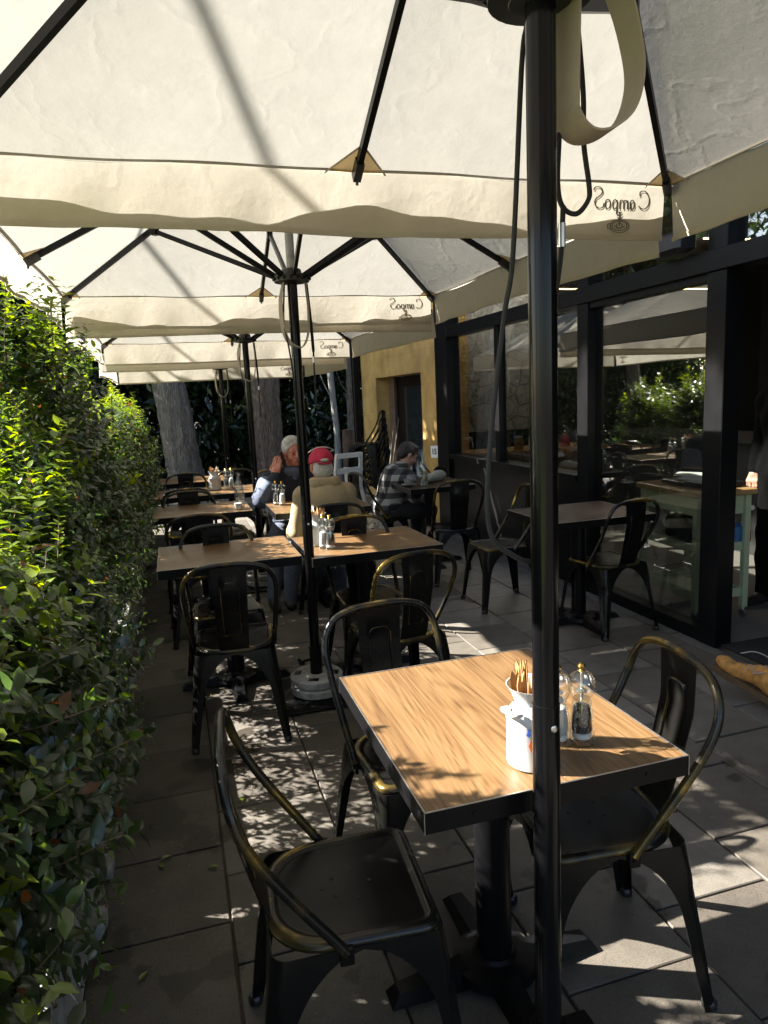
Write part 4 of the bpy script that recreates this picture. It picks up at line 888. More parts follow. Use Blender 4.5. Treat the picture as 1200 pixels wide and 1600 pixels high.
def shrub(y0, y1, zt, label, dens=1.0, lf=1.0, tall=None, zb=.40, overhang=.0):
    cy = (y0+y1)/2; t = empty('hedge_shrub', (-.66, cy, .30), 0, label, 'hedge shrub', 'hedge shrubs along the terrace'); org = np.array([-.66, cy, .30])
    Ld = y1-y0; batches, tints = [], []; stems = MB()
    def ztop(y): return zt+.52*math.exp(-((y-3.2)/.42)**4)-.16*math.exp(-((y-2.2)/.35)**2)+.10*math.sin(y*5.1)+.06*math.sin(y*13+1)
    nshoot = int(820*Ld*dens)
    PO, DI, UP, LN, WD, CU, TI = [], [], [], [], [], [], []
    for i in range(nshoot):
        q = rnd.random(); y = rnd.uniform(y0-.02, y1+.02); top = ztop(y)
        if q < .62:      # front (terrace) face
            z = zb+(top-zb)*rnd.random()**.85; bul = .12*math.sin(math.pi*min(1, max(0, (z-zb)/(top-zb))))**.6
            x = -.52+bul+rnd.uniform(-.14, .05)+.03*math.sin(y*7+z*5)-.10*max(0, (.62-z)/.22); d = Vector((rnd.uniform(.35, 1.0), rnd.uniform(-.7, .7), rnd.uniform(-.25, .8)))
        elif q < .86:    # top
            x = rnd.uniform(-1.0, -.36); z = top+rnd.uniform(-.12, .05); d = Vector((rnd.uniform(-.3, .5), rnd.uniform(-.5, .5), 1))
        else:            # inside
            x = rnd.uniform(-1.0, -.5); z = zb+(top-zb)*rnd.random(); d = Vector((rnd.uniform(-1, .8), rnd.uniform(-.8, .8), rnd.uniform(-.1, .8)))
        if overhang and q < .3 and z < .75 and rnd.random() < overhang: x += rnd.uniform(.0, .10); d = Vector((1, rnd.uniform(-.5, .5), rnd.uniform(-.5, .1)))
        d.normalize(); lv = rnd.uniform(.68, 1.22); ln = rnd.uniform(.10, .24)*lf**.5; young = 1 if (d.z > .55 and z > top-.32 and rnd.random() < .75) else (rnd.random() < .055)
        if q >= .62 and q < .86: ln *= 1.25
        k = int(ln/.021/lf**.8); p = Vector((x, y, z)); side = d.orthogonal().normalized(); path = [p]
        for j in range(k):
            f = j/k; d = (d+Vector((rnd.uniform(-.08, .08), rnd.uniform(-.08, .08), rnd.uniform(-.02, .07)))).normalized(); p = p+d*(ln/k); path.append(p)
            ax = Matrix.Rotation(R(90*j+rnd.uniform(-25, 25)), 3, d) @ (side-d*side.dot(d)).normalized()
            for sg in (-1, 1):
                sz = rnd.uniform(.7, 1.15)*(1-.45*f*f)*.053*lf*lv
                PO.append(p); DI.append(ax*sg*rnd.uniform(.8, 1.1)+d*rnd.uniform(.35, .8)+Vector((0, 0, -.15))); UP.append(d*.8+Vector((rnd.uniform(-.3, .3), rnd.uniform(-.3, .3), .7))); LN.append(sz); WD.append(sz*rnd.uniform(.44, .54)); CU.append(rnd.uniform(.0, .25))
                TI.append(0 if rnd.random() < .012 else min(1, max(.06, (.58+.36*f if young else .12+.40*rnd.random()+(.15 if f > .8 else 0))+rnd.uniform(-.08, .08))))
        if i % 3 == 0: stems.tube([path[0], path[len(path)//2], path[-1]], [.0022, .0018, .001], 4, cap=False)
    for (sy, sx, h, nn) in (tall or []):     # long leaders rising above the hedge
        p = Vector((sx, sy, zt-.25)); d = Vector((rnd.uniform(-.06, .06), rnd.uniform(-.06, .06), 1)).normalized(); path = [p]; side = d.orthogonal()
        k = int((h-zt+.25)/.022)
        for j in range(k):
            f = j/k; d = (d+Vector((rnd.uniform(-.03, .03), rnd.uniform(-.03, .03), .02))).normalized(); p = p+d*.022; path.append(p)
            for r_ in range(nn):
                if rnd.random() < .3: continue
                ax = Matrix.Rotation(R(90*j+180*r_/max(1, nn)*2+rnd.uniform(-30, 30)), 3, d) @ (side-d*side.dot(d)).normalized(); tw = rnd.uniform(0, .16)*(1-f)*rnd.random()*(nn > 2)
                for sg in (-1, 1):
                    sz = rnd.uniform(.55, 1.25)*(1-.5*f*f)*.055*lf; PO.append(p+ax*sg*tw+d*rnd.uniform(-.02, .02)); DI.append(ax*sg+d*rnd.uniform(-.3, 1.2)+Vector((rnd.uniform(-.4, .4), rnd.uniform(-.4, .4), rnd.uniform(-.4, .3)))); UP.append(d*.8+Vector((rnd.uniform(-.3, .3), rnd.uniform(-.3, .3), .6))); LN.append(sz); WD.append(sz*.48); CU.append(rnd.uniform(0, .2)); TI.append(min(1, max(0, .45+.5*f+rnd.uniform(-.12, .12))))
        stems.tube(path[::3]+[path[-1]], .0035, 5, cap=False)
    arr = lambda a: np.array([tuple(v) for v in a]) if not np.isscalar(a[0]) else np.array(a)
    V, F, kk = leaf_arrays(arr(PO)-org, arr(DI), arr(UP), np.array(LN), np.array(WD), np.array(CU), lf > 1.3)
    foliage_mesh('leaves', 'hedge_leaf', t, [(V, F, kk)], [np.repeat(np.array(TI), kk)])
    for k in range(max(2, int(Ld*4))):
        yy = y0+Ld*(k+.5)/max(2, int(Ld*4)); xx = rnd.uniform(-.8, -.55); pth = [Vector((xx+rnd.uniform(-.05, .05)*q, yy+rnd.uniform(-.06, .06)*q, .30+q*(zt-.45)/4)) for q in range(5)]; stems.tube(spline(pth, 3), .009, 6)
    stems.v = [(a-org[0], b-org[1], c-org[2]) for a, b, c in stems.v]; stems.build('stems', 'stem_brown', t); return t
def planter(y0, y1, label, h=.36):
    t = empty('planter_box', (-.66, (y0+y1)/2, 0), 0, label, 'planter', 'timber planter boxes'); L_ = y1-y0; w = .62
    b = MB()
    for sx in (-1, 1):
        for k in range(2): b.box((sx*(w/2-.012), 0, .05+k*(h-.05)/2+(h-.05)/4), (.024, L_-.052, (h-.05)/2-.004), bev=.002)
    for sy in (-1, 1):
        for k in range(2): b.box((0, sy*(L_/2-.012), .05+k*(h-.05)/2+(h-.05)/4), (w, .024, (h-.05)/2-.004), bev=.002)
    b.build('side_boards', 'planter_timber', t, smooth=False)
    c = MB()
    for sx in (-1, 1): c.box((sx*(w/2-.02), 0, h+.012), (.075, L_+.02, .022), bev=.003)
    for sy in (-1, 1): c.box((0, sy*(L_/2-.03), h+.0125), (w-.116, .08, .021))
    c.build('cap_rail', 'planter_timber', t, smooth=False)
    s = MB(); n = 14; s.grid([[(-w/2+.03+(w-.06)*i/n, -L_/2+.03+(L_-.06)*j/n, h-.05+rnd.uniform(0, .03)) for j in range(n+1)] for i in range(n+1)]); s.build('soil', 'potting_soil', t)
    for sy in (-1, 1):
        f = MB(); f.box((w/2-.04, sy*(L_/2-.10), .025), (.14, .09, .05), bev=.004); f.build('foot', 'planter_timber', t)
ys = [(.55, 2.18), (2.26, 3.88), (3.96, 5.58), (5.66, 7.28), (7.36, 9.0)]
nm = ['nearest', 'second nearest', 'middle', 'second farthest', 'farthest']
ht = [1.08, 1.24, 1.28, 1.28, 1.22]
for (a, b), n_, h_, i in zip(ys, nm, ht, range(5)):
    planter(a, b, '%s weathered timber planter box under the green hedge, counted from the camera' % n_)
    tl = [[(1.78, -.62, 1.80, 3), (1.86, -.56, 1.74, 3), (1.70, -.6, 1.68, 3), (1.95, -.7, 1.68, 3), (2.02, -.6, 1.60, 3)], [(3.05, -.50, 2.06, 4), (2.78, -.62, 1.92, 4), (3.35, -.46, 2.02, 4), (3.6, -.52, 1.94, 4), (3.2, -.7, 2.05, 4), (2.9, -.75, 1.95, 4), (3.72, -.48, 1.85, 4), (3.5, -.7, 1.95, 4)], [(4.3, -.52, 1.84, 3), (4.7, -.5, 1.80, 3), (5.1, -.52, 1.78, 3), (4.05, -.6, 1.88, 3)], [(5.8, -.6, 1.78, 3), (6.2, -.5, 1.74, 3), (6.6, -.48, 1.78, 3), (7.1, -.5, 1.74, 3)], [(7.5, -.5, 1.72, 3), (7.9, -.55, 1.74, 3), (8.4, -.5, 1.7, 3), (8.8, -.5, 1.66, 3)]][i]
    shrub(a, b, h_, ['leafy hedge shrub nearest the camera, spilling over its planter', 'tallest hedge shrub with yellow green leaders rising to the second umbrella', 'hedge shrub beside the second row table, with sunlit yellow tips', 'hedge shrub beside the water bottle table, bright green in the sun', 'farthest hedge shrub ending before the leaning tree trunk'][i], [1.15, 1.0, .95, .8, .7][i], [1.16, 1.08, 1.08, 1.32, 1.4][i], tl, overhang=.22 if i < 3 else .1)

def crown(name, parent, blobs, n, size, matn='tree_leaf', org=(0, 0, 0), seed=1):
    g = np.random.default_rng(seed); org = np.array(org); P = []
    tot = sum(r[0]*r[1]*r[2] for _, r in blobs)
    for c, r in blobs:
        k = int(n*r[0]*r[1]*r[2]/tot); d = g.normal(size=(k, 3)); d /= np.linalg.norm(d, axis=1, keepdims=True); rad = g.random(k)**.45
        # clump the leaves so gaps open between sprays
        cl = g.normal(size=(max(3, k//70), 3)); cl /= np.linalg.norm(cl, axis=1, keepdims=True); cr_ = g.random(len(cl))**.4; ctr = cl*cr_[:, None]; pick = g.integers(0, len(cl), k)
        q = ctr[pick]+g.normal(size=(k, 3))*.13; P.append(np.array(c)+q*np.array(r))
    P = np.concatenate(P); k = len(P); d = g.normal(size=(k, 3)); d[:, 2] -= .3; u = g.normal(size=(k, 3))*.6+np.array([0, 0, 1]); ln = size*g.uniform(.7, 1.3, k)
    V, F, kk = leaf_arrays(P-org, d, u, ln, ln*.42, g.uniform(0, .2, k), True)
    return foliage_mesh(name, matn, parent, [(V, F, kk)], [np.repeat(np.clip(g.normal(.45, .22, k), 0, 1), kk)])
def tree(pts, rs, bark, label, blobs=None, n=3000, size=.12, seed=1, limbs=()):
    o = Vector(pts[0]); t = empty('tree', o, 0, label, 'tree'); b = MB(); sp = spline(pts, 14); rr = np.interp(np.linspace(0, 1, len(sp)), np.linspace(0, 1, len(rs)), rs)
    nn = 44; vs = []
    b.tube([p-o for p in sp], [r*(1+.03*math.sin(i*2.1)) for i, r in enumerate(rr)], nn)
    cs_ = [p-o for p in sp]
    def ridge(i_, v): c_ = cs_[i_//nn]; a_ = 2*math.pi*(i_ % nn)/nn; k_ = 1+.035*math.sin(9*a_+1.5*math.sin(v[2]*2.1))+.028*math.sin(16*a_+v[2]*3.3)+.03*math.sin(3*a_+v[2]*1.3); return (c_.x+(v[0]-c_.x)*k_, c_.y+(v[1]-c_.y)*k_, v[2])
    b.v = [ridge(i_, v) for i_, v in enumerate(b.v)]; tr = b.build('trunk', bark, t)
    for lp, lr in limbs: l = MB(); l.tube([p-o for p in spline(lp, 4)], np.linspace(lr, lr*.35, 4*(len(lp)-1)+1).tolist(), 8); l.build('limb', bark, t)
    if blobs: crown('crown', t, blobs, n, size, org=tuple(o), seed=seed)
    return t
tree([(.30, 12.5, 0), (.14, 12.5, .45), (.02, 12.52, 1.8), (-.35, 12.6, 4), (-.8, 12.8, 7)], [.36, .29, .265, .24, .18], 'bark_grey', 'thick grey barked tree trunk leaning left beyond the far tables', [((-1.0, 13.5, 7.5), (3.0, 2.5, 2.0)), ((1.2, 14.2, 6.5), (2.2, 2.0, 1.6)), ((-2.0, 11.7, 6.75), (1.7, 2.6, 1.25)), ((-2.1, 10.6, 6.5), (1.3, 1.4, 1.0)), ((-1.9, 12.8, 7.0), (1.3, 1.4, 1.2))], 26000, .2, 3, [([(-.4, 12.6, 4.3), (.3, 13, 5.4), (1.2, 13.8, 6.6)], .09)])
tree([(1.60, 12.5, 0), (1.60, 12.5, .5), (1.58, 12.5, 1.85), (1.50, 12.5, 4), (1.5, 12.7, 7)], [.32, .255, .265, .24, .16], 'bark_brown', 'thick straight brown tree trunk behind the third umbrella pole', [((1.8, 13.8, 7.3), (2.6, 2.2, 1.9))], 3500, .2, 4, [([(1.5, 12.5, 4.4), (2.2, 13, 5.6), (3.0, 13.6, 6.6)], .08)])
tree([(2.86, 12.6, 0), (2.87, 12.6, .9), (2.80, 12.6, 2.1), (2.72, 12.7, 4.4)], [.07, .052, .055, .04], 'bark_pale', 'thin pale tree trunk above the man in the red cap', [((2.7, 13.2, 4.8), (1.2, 1.0, .9))], 1500, .15, 5, [([(2.84, 12.6, 1.5), (2.66, 12.55, 1.85), (2.52, 12.5, 2.3)], .014)])
tree([(3.10, 12.5, 0), (3.12, 12.5, .8), (3.15, 12.5, 2.2), (3.2, 12.6, 4.5)], [.09, .075, .07, .05], 'bark_grey', 'thin grey tree trunk just left of the ochre wall', [((3.3, 13.2, 5.0), (1.3, 1.1, .9))], 1500, .15, 6, [([(3.13, 12.5, 1.6), (2.98, 12.5, 1.8), (2.85, 12.5, 2.2)], .012)])
ps = MB(); ps.lathe([(.12, 0), (.115, .5), (.105, .99), (.06, 1.01)], 14, (2.98, 12.2, 0)); tag(ps.build('timber_post', 'post_wood'), 'squat dark timber post stump behind the red cap', 'post')
tree([(-3.6, 13.2, -.05), (-3.3, 12.9, 2.5), (-2.5, 12.2, 5.2), (-2.0, 11.8, 6.6)], [.16, .12, .08, .05], 'bark_brown', 'slender dark tree added behind the hedge end to shade the ochre wall, arching over the terrace', [((-2.0, 11.9, 6.45), (1.0, 2.3, 1.0)), ((-2.0, 10.9, 6.2), (.8, 1.4, .75)), ((-3.2, 12.7, 4.6), (1.3, 1.3, .9))], 11000, .26, 8)  # dense crown added to hold the sun off the ochre wall
tree([(-5.2, .4, -.2), (-5.15, .5, 3), (-4.9, .9, 6.2), (-4.4, 1.8, 8.0)], [.26, .21, .16, .10], 'bark_brown', 'broad unseen tree on the lawn edge, added to shade the shop windows from high above the hedge', [((-3.75, y_, 8.12+.08*math.sin(y_*2)), (.48, 1.35, .55)) for y_ in (2.6, 4.5, 6.4, 8.2, 9.8)], 26000, .25, 12, [([(-4.6, 1.4, 7.4), (-4.2, 3.6, 7.9), (-3.8, 6.2, 8.1), (-3.7, 8.6, 8.0)], .08)])  # unseen crown added to keep the sun off the shop windows
# dark growth closing off the far end of the terrace
uw = [((-5.0, 17.5, 2.2), (3.0, 2.2, 2.6)), ((-2.2, 16.5, 2.0), (2.4, 1.8, 2.4)), ((.6, 16.0, 2.0), (2.2, 1.6, 2.5)), ((3.0, 15.6, 2.0), (2.0, 1.5, 2.5)), ((5.4, 16.0, 2.4), (2.2, 1.5, 2.6)), ((-7.5, 19, 2.4), (2.6, 2.4, 2.8)), ((0, 18, 4.6), (6, 2, 2.4)), ((-4.4, 15.5, 4.0), (2.8, 1.8, 3.0)), ((-7, 17, 4.5), (3, 2, 3)), ((1.5, 16.8, 1.8), (6, 1.2, 2.4)), ((-1, 19.5, 2.2), (10, .9, 3.2)), ((1.0, 15.2, 1.2), (4, .8, 1.6)), ((1.5, 14.4, .8), (2.4, .8, .9)), ((-1.6, 14.2, 1.0), (1.6, .9, 1.1)), ((3.3, 13.4, .7), (.6, .5, .8))]
ug = crown('dense_undergrowth', None, uw, 120000, .22, seed=9); tag(ug, 'dense dark green undergrowth closing the far end of the terrace', 'undergrowth', kind='stuff')
for i, (x, y, h, r, lb) in enumerate([(-5.5, 21, 9, 3.4, 'tall dark tree rising behind the hedge end, left of the leaning trunk'), (-1.0, 22, 10, 3.6, 'tall dark tree standing behind the leaning trunk'), (4.5, 21, 9, 3.2, 'tall dark tree behind the ochre wall'), (-11, 24, 9, 3.8, 'broad dark tree beyond the lawn, far left')]):
    tree([(x, y, -.1), (x+.1, y, 2.5), (x-.1, y+.2, h*.75)], [.35, .27, .14], 'bark_brown', lb, [((x, y, h*.8), (r, r*.8, h*.3)), ((x+r*.4, y-.5, h*.55), (r*.8, r*.7, h*.22)), ((x-r*.5, y+.3, h*.5), (r*.8, r*.7, h*.24))], 7000, .34, 20+i)
for i, (x, y, h, r, lb) in enumerate([(-15, 27, 8.5, 3.0, 'broad green tree on the lawn, nearest the road'), (-12, 15, 7.5, 2.4, 'green lawn tree across from the shop, reflected in its glass'), (-40, 62, 11, 5, 'big tree beyond the road with parked cars'), (-44, 45, 11, 5, 'wide tree across the road, behind the silver car'), (-42, 30, 10, 5, 'spreading tree across the road, right behind the pale car')]):
    tree([(x, y, -.8), (x+.1, y, 2.2), (x-.1, y+.2, h*.7)], [.3, .22, .12], 'bark_brown', lb, [((x, y, h*.72), (r, r, h*.25)), ((x+r*.4, y-.5, h*.55), (r*.7, r*.7, h*.16)), ((x-r*.5, y+.3, h*.6), (r*.8, r*.7, h*.18))], 5000, .32, 40+i)

# ================================================================ PARKED CARS (seen mirrored in the shop glass)
def car(x, y, rz, paint, label):
    t = empty('parked_car', (x, y, -.69), rz, label, 'car', 'cars parked along the road')
    sec = [(-2.15, .45, .62, .70), (-2.1, .30, .92, .80), (-1.3, .24, 1.0, .86), (0, .22, 1.0, .88), (1.2, .24, .96, .87), (1.9, .28, .84, .82), (2.15, .42, .66, .66)]
    b = MB(); P = []
    for yy, z0, z1, w in sec: P.append([(-w, yy, z0+.08), (-w*1.0, yy, (z0+z1)/2), (-w*.94, yy, z1-.05), (-w*.8, yy, z1), (w*.8, yy, z1), (w*.94, yy, z1-.05), (w, yy, (z0+z1)/2), (w, yy, z0+.08), (w*.85, yy, z0), (-w*.85, yy, z0)])
    b.grid(P, wrap=True); b.add(P[0], [tuple(range(10))]); b.add(P[-1], [tuple(range(10))]); b.build('body', paint, t)
    c = MB(); Q = []
    for yy, z, w in ((-1.95, 1.0, .74), (-1.6, 1.42, .62), (-.2, 1.50, .62), (.45, 1.44, .60), (1.15, .98, .72)): Q.append([(-w, yy, z), (w, yy, z), (w*1.12, yy, .95), (-w*1.12, yy, .95)])
    c.grid(Q, wrap=True); c.add(Q[0], [(0, 1, 2, 3)]); c.add(Q[-1], [(0, 1, 2, 3)]); c.build('windows', 'car_glass', t)
    r = MB(); r.sheet([[(sx*.60, yy, z+.012) for sx in (-1, -.5, 0, .5, 1)] for yy, z in ((-1.62, 1.42), (-.9, 1.50), (-.2, 1.51), (.42, 1.45))], .02); r.build('roof', paint, t)
    for sx in (-1, 1):
        for yy in (-1.3, 1.35):
            w = MB(); w.lathe([(.14, -.09), (.31, -.10), (.33, -.06), (.33, .06), (.31, .10), (.14, .09)], 24); w.v = [(sx*.78+z, yy+x_, .33+y_) for x_, y_, z in w.v]; wh = w.build('wheel', 'tyre', t)
            d = MB(); d.lathe([(.01, -.095), (.2, -.105), (.2, .105), (.01, .095)], 16); d.v = [(sx*.78+z, yy+x_, .33+y_) for x_, y_, z in d.v]; d.build('rim', 'screw_steel', wh)
        h = MB(); h.box((sx*.58, 2.02, .72), (.3, .16, .14), bev=.02); h.build('headlight', 'sign_white', t); h = MB(); h.box((sx*.6, -2.1, .82), (.26, .1, .16), bev=.02); h.build('tail_light', 'tail_red', t)
car(-28.5, 39.0, R(100), 'car_silver', 'silver parked car across the lawn, left of the pair mirrored in the glass')
car(-27.5, 33.2, R(96), 'car_white', 'white parked car across the lawn, mirrored beside the thick door frame')
car(-29, 27.0, R(95), 'car_bronze', 'bronze parked car by the road, nearest the shop')

# ================================================================ SHOP
FX = 3.0
sh = empty('shop_building', (FX, 5, 0), 0, 'glass fronted cafe with black steel window frames along the right side', 'building')
def part(mb, name, m_, par=None, smooth=False):
    par = par or sh; o = par; org = Vector((0, 0, 0))
    while o is not None: org += Vector(o.location); o = o.parent
    mb.v = [(x-org.x, y-org.y, z-org.z) for x, y, z in mb.v]; return mb.build(name, m_, par, smooth)
HT, TB, TT = 2.95, 2.150, 2.265
fr = MB()
def vbar(y0, y1, z0, z1, d=.12, x=FX): fr.box((x, (y0+y1)/2, (z0+z1)/2), (d, y1-y0, z1-z0), bev=.004)
vbar(3.25, 3.395, 0, TB); vbar(3.25, 3.395, TT, HT)
vbar(4.585, 4.725, 0, TB); vbar(4.585, 4.725, TT, HT); vbar(6.10, 6.185, .86, TB, .08); vbar(7.30, 7.64, 0, HT, .16); vbar(5.28, 5.35, .86, TB, .06)
fr.box((FX-.005, 3.3, (TB+TT)/2), (.14, 8.3-.3, TT-TB), bev=.004)
fr.box((FX, 3.99, .04), (.10, 1.19, .08)); fr.box((FX, 3.99, TB-.02), (.09, 1.19, .04))
fr.box((FX, 6.01, .865), (.16, 2.57, .05)); fr.box((FX, 5.4, HT+.03), (.16, 12, .06))
part(fr, 'window_frame', 'frame_black')
db = MB(); db.box((FX+.01, 6.01, .42), (.08, 2.57, .84)); part(db, 'dado_panel', 'frame_black')
for y0, y1, z0, z1 in ((3.395, 4.585, .08, TB-.04), (4.725, 5.28, .89, TB), (5.35, 6.10, .89, TB), (6.185, 7.30, .89, TB), (-.7, 3.25, TT, HT), (3.395, 4.585, TT, HT), (4.725, 7.30, TT, HT)):
    p = MB(); p.box((FX+.012, (y0+y1)/2, (z0+z1)/2), (.008, y1-y0, z1-z0)); part(p, 'window_pane', 'shop_glass')
rf = MB(); rf.box((7.0, 1.85, 3.14), (8.3, 9.9, .22)); rf.box((7.0, 9.55, 3.14), (8.3, 3.9, .22)); rf.box((7.65, 7.2, 3.14), (7.0, .8, .22)); rf.box((3.0, 7.2, 3.14), (.3, .8, .22)); rf.box((2.86, 4.2, 3.16), (.10, 14.8, .34), bev=.005); part(rf, 'roof', 'roof_grey')  # made-up opening in roof and ceiling lets sky light onto the stone wall
ce = MB(); ce.box((5.4, 2.57, 2.97), (4.6, 8.44, .04)); ce.box((5.4, 8.15, 2.97), (4.6, 1.1, .04)); ce.box((5.92, 7.2, 2.97), (3.55, .8, .04));  part(ce, 'ceiling', 'ceiling_grey')
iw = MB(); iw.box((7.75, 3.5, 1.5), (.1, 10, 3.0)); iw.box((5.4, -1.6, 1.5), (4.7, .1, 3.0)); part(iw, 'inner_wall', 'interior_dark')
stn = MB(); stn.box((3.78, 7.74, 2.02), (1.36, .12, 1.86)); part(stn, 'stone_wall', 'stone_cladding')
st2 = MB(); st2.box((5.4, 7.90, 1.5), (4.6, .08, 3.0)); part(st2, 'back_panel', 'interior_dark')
sf = MB(); sf.box((4.1, 7.42, .86), (2.1, .60, .05), bev=.004); sf.box((4.1, 7.5, .42), (2.1, .4, .82)); part(sf, 'service_shelf', 'bench_timber')
dj = MB(); dj.box((FX+.02, -.75, 1.5), (.16, .12, 3.0)); part(dj, 'door_jamb', 'frame_black')
fa = MB(); fa.box((2.87, 3.62, TT+.075), (.14, .30, .115), bev=.02); fa.box((2.945, 3.62, TT+.06), (.05, .08, .05)); o_ = fa.build('outdoor_heater_unit', 'dark_plastic'); tag(o_, 'small black outdoor speaker box mounted above the window transom', 'speaker box')
# ochre wall continuing the front, with the recessed dark door
ow = empty('ochre_wall', (FX+.15, 9.5, 0), 0, 'ochre yellow rendered wall beyond the shop windows, crossed by a bright strip of sun', 'wall')
w_ = MB(); w_.box((FX+.17, 8.02, 1.55), (.30, .76, 3.1)); w_.box((FX+.17, 10.84, 1.55), (.30, .84, 3.1)); w_.box((FX+.17, 9.41, 2.465), (.30, 2.02, 1.27)); part(w_, 'wall', 'ochre_render', ow)
w_ = MB(); w_.box((FX+.24, 10.28, .92), (.04, .26, 1.82)); part(w_, 'timber_reveal', 'post_wood', ow)
w_ = MB(); w_.box((FX+.30, 9.42, .91), (.06, 1.96, 1.80)); dr = part(w_, 'dark_door', 'frame_black', ow)
w_ = MB(); w_.box((FX+.262, 9.30, 1.02), (.006, .95, 1.30)); part(w_, 'door_glass', 'car_glass', dr)
w_ = MB(); w_.tube(spline([(FX+.26, 8.62, .85), (FX+.20, 8.62, .87), (FX+.20, 8.62, 1.05), (FX+.26, 8.62, 1.07)], 4), .012, 8); part(w_, 'door_handle', 'screw_steel', dr)
dp = MB(); dp.box((2.93, 11.28, 1.5), (.11, .11, 3.0), bev=.01); tag(dp.build('corner_post', 'frame_black'), 'slim black post at the far corner of the ochre wall', 'post')
cn = empty('leaning_canes', (2.9, 9.2, 0), 0, 'thin pale canes leaning against the dark door behind the chair stack', 'canes')
for i in range(7):
    c = MB(); c.tube([(-.28+.03*i, -.35+.13*i, 0), (.12, .25+.16*i-.1, 1.25+.10*math.sin(i*2))], .005, 6); c.build('cane', 'cane', cn)
# number sign
ns = empty('number_sign', (2.905, 7.70, .89), R(-84), 'small white plate reading 15 on the black frame at the end of the ochre wall', 'sign')
ns.rotation_euler = (0, R(-3), R(-70))
b = MB(); b.box((0, 0, 0), (.13, .008, .14), bev=.002); b.build('plate', 'sign_white', ns)
text_mesh('15', .088, .001, ns, 'numerals', 'sign_black', (0, -.0055, 0), (R(90), 0, 0), .003)

# ---------------------------------------------------------------- things inside
tr = empty('kitchen_trolley', (3.34, 3.93, .01), R(-4), 'sage green kitchen trolley with a timber top standing just inside the glass', 'trolley')
w, d, h = .40, .62, .86
b = MB(); b.box((0, 0, h-.02), (w+.05, d+.05, .04), bev=.006); b.build('timber_top', 'bench_timber', tr)
for sx in (-1, 1):
    for sy in (-1, 1):
        l = MB(); l.box((sx*(w/2-.02), sy*(d/2-.02), (h+.03)/2), (.04, .04, h-.11), bev=.003); lg = l.build('leg', 'sage_paint', tr, smooth=False)
        k = MB(); k.lathe([(.006, -.012), (.026, -.012), (.026, .012), (.006, .012)], 14); k.v = [(sx*(w/2-.02)+z, sy*(d/2-.02)+x, .028+y) for x, y, z in k.v]; k.tube([(sx*(w/2-.02), sy*(d/2-.02), .03), (sx*(w/2-.02), sy*(d/2-.02), .075)], .012, 8); k.build('caster', 'screw_steel', lg)
b = MB(); b.box((0, 0, h-.105), (w-.05, d-.05, .12)); b.build('drawer_box', 'sage_paint', tr, smooth=False)
for z in (.15, .46):
    b = MB(); b.box((0, 0, z), (w-.045, d-.045, .016)); 
    for sx in (-1, 1): b.box((sx*(w/2-.03), 0, z+.02), (.014, d-.08, .055))
    for sy in (-1, 1): b.box((0, sy*(d/2-.03), z+.02), (w-.08, .014, .055))
    b.build('shelf', 'sage_paint', tr, smooth=False)
b = MB(); b.box((.0, -.05, .57), (.26, .36, .16), bev=.02); tag(b.build('storage_tub', 'dark_plastic'), 'dark plastic tub on the middle shelf of the green trolley', 'tub').location = (3.34, 3.93, .01)
b = MB(); b.box((0, 0, .07), (.09, .13, .14), bev=.015); o_ = b.build('blue_cloth_pack', 'blue_plastic'); o_.location = (3.48, 3.70, .49); tag(o_, 'small blue pack at the near end of the trolley shelf', 'pack')
b = MB(); 
for k in range(6): b.tube([(-.12, -.2+.08*k, .0), (-.12, -.2+.08*k, .10), (.12, -.2+.08*k, .10), (.12, -.2+.08*k, .0)], .003, 5)
b.tube([(-.12, -.2, .1), (-.12, .2, .1)], .004, 5); b.tube([(.12, -.2, .1), (.12, .2, .1)], .004, 5); o_ = b.build('wire_rack', 'screw_steel'); o_.location = (3.33, 3.95, .175); tag(o_, 'wire rack on the lowest shelf of the green trolley', 'rack')
b = MB(); b.box((0, 0, .02), (.32, .42, .035), bev=.008); o_ = b.build('serving_tray', 'dark_plastic'); o_.location = (3.36, 3.88, .871); tag(o_, 'black tray lying on top of the green trolley', 'tray')
for k in range(3):
    b = MB(); b.sheet([[(u, v, .01*math.sin(u*18+k)+.006*k) for u in np.linspace(-.13, .13, 6)] for v in np.linspace(-.09, .09, 5)], .002); o_ = b.build('folded_paper', 'paper_white'); o_.location = (3.33+.03*k, 3.78+.11*k, .918+.002*k); o_.rotation_euler = (0, 0, .3*k); tag(o_, ['white paper menu at the near end of the black tray', 'white paper menu in the middle of the black tray', 'white paper menu at the far end of the black tray'][k], 'paper', 'paper menus on the tray')
sp_ = empty('spray_bottle', (3.60, 3.74, .47), R(180), 'white spray bottle with a red and orange label hung on the green trolley', 'spray bottle')
b = MB(); b.lathe([(.034, 0), (.040, .006), (.041, .10), (.036, .135), (.020, .165), (.016, .19), (.016, .205)], 24); b.v = [(x, y*.7, z) for x, y, z in b.v]; bb = b.build('bottle', 'milk_white', sp_)
b = MB(); b.sheet([[(.0418*math.cos(a), .7*.0418*math.sin(a), z) for a in np.linspace(R(20), R(160), 10)] for z in (.02, .095)], .001); b.build('label_panel', 'label_red', bb)
b = MB(); b.sheet([[(.0418*math.cos(a), .7*.0418*math.sin(a), z) for a in np.linspace(R(165), R(235), 8)] for z in (.025, .12)], .001); b.build('label_band', 'label_orange', bb)
b = MB(); b.box((0, 0, .215), (.034, .034, .03), bev=.004); b.box((-.018, 0, .242), (.10, .026, .03), bev=.006); b.build('spray_head', 'milk_white', sp_); b = MB(); b.tube(spline([(-.045, 0, .235), (-.052, 0, .21), (-.045, 0, .19)], 4), .006, 8); b.box((.03, 0, .23), (.04, .028, .05), bev=.006); b.build('trigger', 'dark_plastic', sp_)
